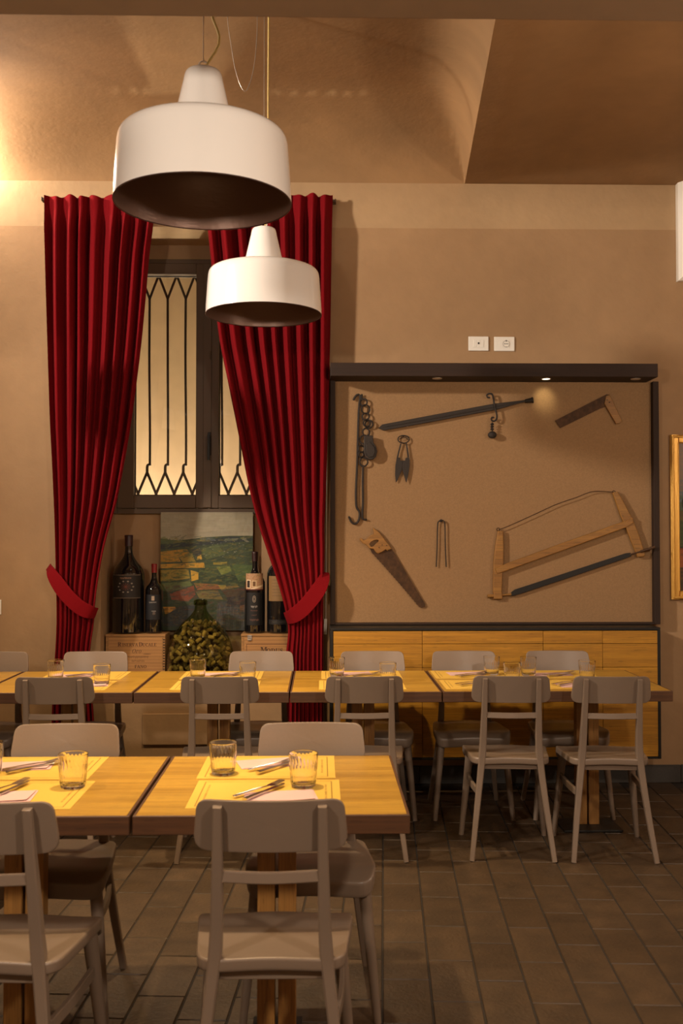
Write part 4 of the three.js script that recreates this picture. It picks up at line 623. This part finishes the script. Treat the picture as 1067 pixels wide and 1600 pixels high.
{ // gold framed landscape at the right edge
  const a = P(1045, 680, ZW), b = P(1045, 936, ZW), x0 = a.x, x1 = x0 + 0.62, y0 = b.y, y1 = a.y, fw = 0.052, o = thing('framed_painting', 'gold framed landscape painting at the right edge of the photo', 'painting'), list = [];
  const mould = (pts, ref) => sweep(pts, () => [0.03, fw], ref, 6, 0.5);
  const zc = -ZW + 0.018, h = fw / 2;
  list.push(['frame_bar', [mould([[x0 + h, y0, zc], [x0 + h, y1, zc]], [0, 0, 1]), rod(V(x0 + 0.012, y0 + 0.01, zc + 0.014), V(x0 + 0.012, y1 - 0.01, zc + 0.014), 0.009), rod(V(x0 + fw - 0.006, y0 + fw, zc + 0.012), V(x0 + fw - 0.006, y1 - fw, zc + 0.012), 0.006)], M.gold], ['frame_bar', mould([[x1 - h, y0, zc], [x1 - h, y1, zc]], [0, 0, 1]), M.gold], ['frame_bar', [mould([[x0 + fw, y1 - h, zc], [x1 - fw, y1 - h, zc]], [0, 0, 1]), rod(V(x0 + 0.012, y1 - 0.012, zc + 0.014), V(x1 - 0.01, y1 - 0.012, zc + 0.014), 0.009)], M.gold], ['frame_bar', [mould([[x0 + fw, y0 + h, zc], [x1 - fw, y0 + h, zc]], [0, 0, 1]), rod(V(x0 + 0.012, y0 + 0.012, zc + 0.014), V(x1 - 0.01, y0 + 0.012, zc + 0.014), 0.009)], M.gold]);
  const tex = canvasTex(512, 800, (x, w, h2) => { const g = (c, y, hh) => { x.fillStyle = c; x.fillRect(0, y * h2, w, hh * h2); }; g('#8d7a68', 0, 0.25); g('#7d7266', 0.25, 0.08); g('#596a70', 0.33, 0.08); g('#4f5c4a', 0.40, 0.1); g('#5e5030', 0.46, 0.1); g('#3f4a26', 0.52, 0.18); g('#a2582a', 0.72, 0.12); g('#4a3a22', 0.84, 0.16); for (let i = 0; i < 900; i++) { const v = rnd(); x.globalAlpha = 0.25; x.fillStyle = v < .35 ? ['#a08a74', '#6f7276', '#857668'][i % 3] : v < .7 ? ['#55662c', '#2f3b1c', '#7a6a34'][i % 3] : ['#b8642c', '#5a4a22', '#7a3a1c'][i % 3]; x.fillRect(rnd() * w - 20, v * h2, 20 + rnd() * 60, 4 + rnd() * 8); } x.globalAlpha = 1; x.fillStyle = '#26301c'; for (let k = 0; k < 5; k++) { x.beginPath(); x.ellipse(30 + k * 70, h2 * 0.41, 7, 24, 0, 0, 7); x.fill(); } });
  list.push(['painted_canvas', quad([x0 + fw - 0.004, y0 + fw - 0.004, -ZW + 0.012], [x1 - fw, y0 + fw - 0.004, -ZW + 0.012], [x1 - fw, y1 - fw + 0.004, -ZW + 0.012], [x0 + fw - 0.004, y1 - fw + 0.004, -ZW + 0.012]), std({ map: tex, roughness: 0.6 })], ['backing_board', box(x0 + 0.02, x1 - 0.02, y0 + 0.02, y1 - 0.02, -ZW, -ZW + 0.006, 0), M.darkWood]);
  settle(o, list);
}

// ---------------------------------------------------------------- tables
const TH = 0.75, TT = 0.052;
function table(label, x0, x1, zn, zf, pedX) {
  const cx = (x0 + x1) / 2, cz2 = -(zn + zf) / 2, o = thing('dining_table', label, 'table', [cx, 0, cz2]), w = (x1 - x0) / 2, d = (zf - zn) / 2, px = pedX === undefined ? 0 : pedX - cx;
  const e = 0.008; part(o, 'table_top', box(-w + e, w - e, TH - TT + 0.002, TH, -d + e, d - e, 0.001, 0, [cx * 1.7, cz2]), M.tableTop);
  for (const q of [-1, 1]) { part(o, 'edge_band', box(-w, w, TH - TT, TH - 0.0004, q * d - (q > 0 ? e : 0), q * d + (q < 0 ? e : 0), 0.003, 0, [cx, 0]), M.edgeWood, 'darker brown table edge'); part(o, 'edge_band', box(q * w - (q > 0 ? e : 0), q * w + (q < 0 ? e : 0), TH - TT, TH - 0.0004, -d + e, d - e, 0.002, 2, [cx, 0]), M.edgeWood, 'darker brown table edge'); }  // edge bands in a darker brown wood than the top
  part(o, 'post', box(px - 0.058, px - 0.005, 0.012, TH - TT - 0.008, -0.01, 0.05, 0.003, 1, [cx, 0.1]), M.pedestal); part(o, 'post', box(px + 0.005, px + 0.058, 0.012, TH - TT - 0.008, -0.01, 0.05, 0.003, 1, [cx, 0.3]), M.pedestal);
  part(o, 'mounting_plate', box(px - 0.18, px + 0.18, TH - TT - 0.008, TH - TT, -0.2, 0.2, 0.002), M.steelPlate); part(o, 'base_plate', box(px - (pedX ? 0.15 : 0.075), px + (pedX ? 0.15 : 0.075), 0.001, 0.013, -0.068, pedX ? 0.16 : 0.068, 0.003), M.steelPlate);
}
const N0 = 2.77, N1 = 3.524, F0 = 4.963, F1 = 5.754;
table('near oak table at the left edge, one place setting side cut off', -1.258, -0.512, N0, N1);
table('near oak table in the middle foreground, its right end free', -0.504, 0.2406, N0, N1);
table('back row oak table cut off by the left edge, behind the leftmost glasses', -2.40, -1.652, F0, F1);
table('back row oak table in front of the left red curtain', -1.646, -0.905, F0, F1);
table('back row oak table in front of the green demijohn', -0.899, -0.153, F0, F1);
table('back row oak table in front of the right red curtain', -0.147, 0.586, F0, F1);
table('longest back row oak table with four glasses, at the right end of the row', 0.592, 1.712, F0, F1, 1.384);

// ---------------------------------------------------------------- chairs
const chair0 = thing('dining_chair', 'x', 'chair');
{
  const seatOut = roundedOutline([[-0.178, -0.185], [0.178, -0.185], [0.208, 0.11], [0.19, 0.19], [-0.19, 0.19], [-0.208, 0.11]], [0.06, 0.06, 0.032, 0.042, 0.042, 0.032]);
  const seatTop = (x, z) => 0.466 - 0.014 * Math.exp(-(x * x / 0.02 + (z + 0.03) * (z + 0.03) / 0.022)) - 0.03 * Math.pow(sstep(0.09, 0.2, z), 1.6) + 0.004 * Math.cos(x * 18);
  part(chair0, 'seat', slab(seatOut, (u, v, t) => { const thick = 0.032 + 0.018 * sstep(0.1, 0.185, v); return [u, seatTop(u, v) - thick * (1 - t), v]; }, 0.975), M.chair);
  const by = 0.785, bow = u => 0.85 * u * u, tilt = v => -0.21 * (v - by);
  part(chair0, 'backrest', slab(roundedOutline([[-0.188, 0.722], [0.188, 0.722], [0.176, 0.850], [-0.176, 0.850]], [0.042, 0.042, 0.03, 0.03], 8), (u, v, t) => [u, v, -0.2215 + bow(u) + tilt(v) + 0.012 * t], 0.985), M.chair);
  for (const s of [-1, 1]) {
    part(chair0, 'leg', sweep([[s * 0.190, 0, -0.248], [s * 0.165, 0.2, -0.202], [s * 0.139, 0.42, -0.172], [s * 0.132, 0.50, -0.172], [s * 0.1265, 0.68, -0.2], [s * 0.124, 0.838, -0.231]], t => { const w = t < 0.55 ? lerp(0.022, 0.034, t / 0.55) : lerp(0.034, 0.0215, (t - 0.55) / 0.45); return [w, t < 0.55 ? lerp(0.024, 0.034, t / 0.55) : lerp(0.034, 0.02, (t - 0.55) / 0.45)]; }, [1, 0, 0], 30), M.chair);
    part(chair0, 'leg', rod(V(s * 0.207, 0, 0.18), V(s * 0.167, 0.418, 0.138), 0.0125, 0.021, 16), M.chair);
    part(chair0, 'stretcher', sweep([[s * 0.153, 0.30, -0.184], [s * 0.172, 0.305, -0.02], [s * 0.178, 0.31, 0.150]], () => [0.014, 0.032], [1, 0, 0], 14), M.chair);
  }
  part(chair0, 'back_rail', sweep([[-0.124, 0.664, -0.197], [0, 0.664, -0.212], [0.124, 0.664, -0.197]], () => [0.016, 0.027], [0, -0.1, 1], 18), M.chair);
  part(chair0, 'seat_rail', box(-0.15, 0.15, 0.405, 0.434, 0.135, 0.155, 0.003), M.chair); part(chair0, 'seat_rail', box(-0.125, 0.125, 0.405, 0.434, -0.165, -0.147, 0.003), M.chair);
}
let firstChair = true;
function chair(px, depth, facingAway, turn, label, group) {   // px: middle of the backrest in the photograph at that depth
  const off = 0.235, th = (facingAway ? Math.PI : 0) + turn, p = P(px, 1000, depth), x = p.x + Math.sin(th) * off, z = -depth + Math.cos(th) * off;
  if (firstChair) { firstChair = false; chair0.position.set(x, 0, z); chair0.rotation.y = th; chair0.scale.setScalar(1.015); chair0.userData = { label, category: 'chair', group }; return; }
  const c = copy(chair0, label, [x, 0, z], th, group); if (depth < 3) c.scale.setScalar(1.015);
}
const gN = 'grey chairs at the near tables', gF = 'grey chairs along the front of the back row', gB = 'grey chairs between the back row and the wall';
chair(422, 2.475, true, 0.0, 'grey wooden chair in the middle foreground, its back to the viewer', gN);
chair(-37, 2.47, true, -0.06, 'grey wooden chair in the left foreground cut off by the left edge', gN);
chair(487, 3.605, false, 0.0, 'grey wooden chair facing the viewer behind the near middle table', gN);
chair(109, 3.60, false, 0.02, 'grey wooden chair facing the viewer behind the near left table', gN);
chair(82, 4.76, true, 0.02, 'leftmost grey chair seen from behind at the back row, before the left curtain', gF);
chair(342, 4.76, true, 0.0, 'grey chair seen from behind at the back row, in front of the demijohn', gF);
chair(570, 4.76, true, 0.01, 'grey chair seen from behind at the back row, below the hanging chain', gF);
chair(800, 4.76, true, -0.06, 'second grey chair from the right seen from behind at the back row', gF);
chair(958, 4.73, true, -0.05, 'rightmost grey chair seen from behind at the back row', gF);
chair(-2, 5.86, false, 0, 'grey chair against the wall cut off by the left edge of the photo', gB);
chair(152, 5.86, false, 0, 'grey chair facing the viewer in front of the Riserva Ducale crate', gB);
chair(409, 5.86, false, 0, 'grey chair facing the viewer in front of the Modus crate', gB);
chair(581, 5.85, false, 0, 'leftmost grey chair in front of the oak cabinet, facing the viewer', gB);
chair(723, 5.85, false, 0, 'middle grey chair in front of the oak cabinet, facing the viewer', gB);
chair(868, 5.85, false, 0, 'rightmost grey chair in front of the oak cabinet, facing the viewer', gB);

// ---------------------------------------------------------------- table settings
const matTex = canvasTex(512, 384, (x, w, h) => {
  x.fillStyle = '#d3ac47'; x.fillRect(0, 0, w, h); for (let i = 0; i < 2500; i++) { x.fillStyle = `rgba(${195 + rnd() * 40 | 0},${160 + rnd() * 40 | 0},${60 + rnd() * 40 | 0},0.12)`; x.fillRect(rnd() * w, rnd() * h, 3, 2); }
  x.strokeStyle = '#8a6a1e'; x.lineWidth = 4; x.strokeRect(28, 24, w - 56, h - 48); x.fillStyle = '#8d6c22'; for (const s of [44, w - 52]) for (let k = 0; k < 26; k++) x.fillRect(s, 70 + k * 9, 7, 3 + rnd() * 4);
});
const mat0 = { g: new THREE.BoxGeometry(0.43, 0.001, 0.325), m: [0, 1, 2, 3, 4, 5].map(i => std(i === 2 ? { map: matTex, roughness: 0.85 } : { color: RGB(0.75, 0.58, 0.12), roughness: 0.9 })) };
const paper = std({ color: RGB(0.60, 0.40, 0.07), roughness: 0.9 });
function placemat(label, x, z, turn) {
  const o = thing('placemat', label, 'placemat', [x, TH, z], turn, 'yellow paper placemats');
  part(o, 'paper', new THREE.BoxGeometry(0.43, 0.001, 0.325).translate(0, 0.0006, 0), paper); part(o, 'printed_face', new THREE.PlaneGeometry(0.428, 0.323).rotateX(-Math.PI / 2).translate(0, 0.0014, 0), mat0.m[2]);
}
const napGeo = (() => { const lay = (pts, y0, lift) => slab(roundedOutline(pts, 0.006, 3), (u, v, t) => [u, y0 + lift * Math.max(0, u * 3 + 0.2) * Math.max(0, v * 4 + 0.4) + 0.0012 * t, v], 0.995); return [lay([[-0.105, 0.06], [0.1, 0.075], [0.115, -0.055], [-0.09, -0.07]], 0, 0.002), lay([[-0.1, 0.055], [0.09, 0.07], [0.11, -0.05]], 0.0016, 0.012)]; })();
function napkin(label, x, z, turn) { const o = thing('paper_napkin', label, 'napkin', [x, TH + 0.0018, z], turn, 'folded pink paper napkins'); part(o, 'folded_sheet', napGeo[0], M.napkin); part(o, 'top_fold', napGeo[1], M.napkin); }
const forkGeo = (() => { const s = new THREE.Shape(); s.moveTo(-0.007, -0.10); s.quadraticCurveTo(0, -0.106, 0.007, -0.10); s.lineTo(0.004, -0.02); s.lineTo(0.003, 0.035); s.quadraticCurveTo(0.012, 0.045, 0.0115, 0.06); s.lineTo(0.0105, 0.098); s.lineTo(0.0085, 0.098); s.lineTo(0.0075, 0.062); s.lineTo(0.005, 0.062); s.lineTo(0.0042, 0.1); s.lineTo(0.0022, 0.1); s.lineTo(0.0016, 0.062); s.lineTo(-0.0016, 0.062); s.lineTo(-0.0022, 0.1); s.lineTo(-0.0042, 0.1); s.lineTo(-0.005, 0.062); s.lineTo(-0.0075, 0.062); s.lineTo(-0.0085, 0.098); s.lineTo(-0.0105, 0.098); s.lineTo(-0.0115, 0.06); s.quadraticCurveTo(-0.012, 0.045, -0.003, 0.035); s.lineTo(-0.004, -0.02); s.closePath(); const g = new THREE.ExtrudeGeometry(s, { depth: 0.0012, bevelEnabled: true, bevelSize: 0.0006, bevelThickness: 0.0006, bevelSegments: 2 }); g.rotateX(-Math.PI / 2); const p = g.attributes.position; for (let i = 0; i < p.count; i++) { const z = -p.getZ(i); p.setY(i, p.getY(i) + 0.004 + 0.010 * Math.pow(Math.max(0, z - 0.02) / 0.08, 2) * (z > 0.02 ? 1 : 0) + 0.002 * Math.cos(z * 30)); } g.computeVertexNormals(); return g; })();
const bladeGeo = (() => { const s = new THREE.Shape(); s.moveTo(-0.006, 0.0); s.lineTo(0.007, 0.0); s.quadraticCurveTo(0.0105, 0.06, 0.006, 0.098); s.quadraticCurveTo(0, 0.115, -0.006, 0.10); s.closePath(); const g = new THREE.ExtrudeGeometry(s, { depth: 0.0008, bevelEnabled: true, bevelSize: 0.0006, bevelThickness: 0.0004, bevelSegments: 1 }); g.rotateX(-Math.PI / 2).translate(0, 0.006, 0); return g; })();
const handleGeo = sweep([[0, 0.0055, 0.002], [0, 0.006, 0.05], [0, 0.0055, 0.105]], t => [lerp(0.011, 0.016, t), lerp(0.005, 0.008, t)], [1, 0, 0], 10, 0.6);
function cutlery(where, x, z, turn) {
  const f = thing('fork', `steel fork ${where}`, 'fork', [x, TH + 0.006, z], turn, 'steel forks on the napkins'); part(f, 'fork_body', forkGeo, M.cutlery);
  const dx = 0.024 * Math.cos(turn), dz = -0.024 * Math.sin(turn);
  const k = thing('table_knife', `steel table knife ${where}`, 'knife', [x + dx, TH + 0.004, z + dz + 0.01], turn + 0.2, 'steel table knives on the napkins'); part(k, 'blade', bladeGeo, M.cutlery); part(k, 'handle', handleGeo, M.cutlery);
}
const tumblerGeo = (() => {
  const n = 96, rings = [], fl = (a, k) => 1 + k * Math.cos(a * 24);
  const prof = [[0.0335, 0.0, 0], [0.0355, 0.0025, 0], [0.0375, 0.012, 0], [0.0385, 0.022, 0.018], [0.0395, 0.038, 0.02], [0.0402, 0.046, 0.004], [0.0405, 0.05, 0.004], [0.0412, 0.054, 0.02], [0.0425, 0.07, 0.02], [0.0430, 0.075, 0], [0.0440, 0.098, 0], [0.0436, 0.1, 0], [0.0424, 0.0995, 0], [0.0412, 0.075, 0], [0.0398, 0.055, 0], [0.0375, 0.02, 0], [0.034, 0.011, 0], [0.02, 0.009, 0], [0.0002, 0.009, 0]];
  const pos = [], idx = [];
  for (const [r, y, k] of [[0.0002, 0.001, 0], [0.02, 0.001, 0], ...prof]) for (let i = 0; i < n; i++) { const a = i / n * Math.PI * 2, q = r * fl(a, k); pos.push(Math.cos(a) * q, y, Math.sin(a) * q); rings; }
  const R = prof.length + 2; for (let j = 0; j < R - 1; j++) for (let i = 0; i < n; i++) { const a = j * n + i, b = j * n + (i + 1) % n; idx.push(a, a + n, b, b, a + n, b + n); }
  return rawGeo(pos, idx);
})();
function tumbler(label, px, depth) { const p = P(px, 1050, depth); const o = thing('glass_tumbler', label, 'glass', [p.x, TH + 0.0016, -depth], 0, 'ribbed water glasses on the tables'); part(o, 'glass_body', tumblerGeo, M.tumbler); }
const S = (where, x, zc, turn, nap, cut) => { placemat(`yellow printed paper placemat ${where}`, x, -zc, turn); if (nap) napkin(`pink folded paper napkin ${where}`, nap[0], -nap[1], nap[2]); if (cut) cutlery(`${where}`, cut[0], -cut[1], cut[2]); };
S('on the near middle table, front side', -0.158, 3.003, 0.0, [-0.12, 2.96, 0.25], [-0.18, 3.02, -0.72]);
S('on the near middle table, far side', -0.169, 3.350, 0.0, [-0.175, 3.40, 0.35], [-0.155, 3.345, -0.8]);
S('on the near left table, front side', -0.902, 3.003, 0.0, [-0.93, 2.97, 0.2], [-0.93, 3.05, -0.45]);
S('on the near left table, far side', -0.932, 3.350, 0.0, [-0.98, 3.37, 0.2], [-0.93, 3.36, -0.9]);
S('before the left red curtain, front side', -1.27, 5.195, 0.0, [-1.18, 5.2, 0.3], null);
S('before the left red curtain, wall side', -1.265, 5.572, 0.0, [-1.33, 5.55, 0.2], [-1.27, 5.56, -1.1]);
S('before the demijohn, front side', -0.525, 5.195, 0.0, null, null);
S('before the demijohn, wall side', -0.53, 5.572, 0.0, [-0.56, 5.6, 0.2], [-0.50, 5.55, -1.0]);
S('before the right red curtain, front side', 0.207, 5.195, 0.0, null, null);
S('before the right red curtain, wall side', 0.218, 5.572, 0.0, [0.17, 5.6, 0.25], [0.24, 5.53, -1.1]);
S('at the left half of the longest table, front side', 0.832, 5.195, 0.0, [0.9, 5.18, 0.2], [0.77, 5.22, -1.1]);
S('at the left half of the longest table, wall side', 0.825, 5.572, 0.0, [0.79, 5.6, 0.2], [0.81, 5.53, -1.1]);
S('at the right half of the longest table, front side', 1.275, 5.195, 0.0, [1.29, 5.15, 0.2], [1.25, 5.21, -1.0]);
S('at the right half of the longest table, wall side', 1.27, 5.572, 0.0, [1.25, 5.56, 0.2], [1.29, 5.54, -1.2]);
[[349, 3.248, 'ribbed water glass on the near middle table, left of the pink napkin'], [474, 3.08, 'ribbed water glass on the near middle table, behind the front chair'], [115, 3.085, 'ribbed water glass on the near left table, right of its cutlery'], [-16, 3.26, 'ribbed water glass on the near left table cut off by the left edge'],
  [87, 5.43, 'leftmost water glass of the back row, in front of the left curtain'], [159, 5.24, 'water glass of the back row in front of the Riserva Ducale crate'], [309, 5.46, 'water glass of the back row directly in front of the demijohn'], [387, 5.33, 'water glass of the back row in front of the Modus crate'],
  [526, 5.52, 'water glass of the back row left in front of the oak cabinet corner'], [606, 5.28, 'water glass of the back row behind the chair below the chain'], [768, 5.55, 'leftmost of the four glasses on the longest table'], [800, 5.28, 'second glass from the left on the longest table, nearest the viewer'], [825.5, 5.52, 'third glass from the left on the longest table'], [917, 5.35, 'rightmost water glass of the back row, standing alone']].forEach(([px, d, l]) => tumbler(l, px, d));

renderer.render(scene, camera);
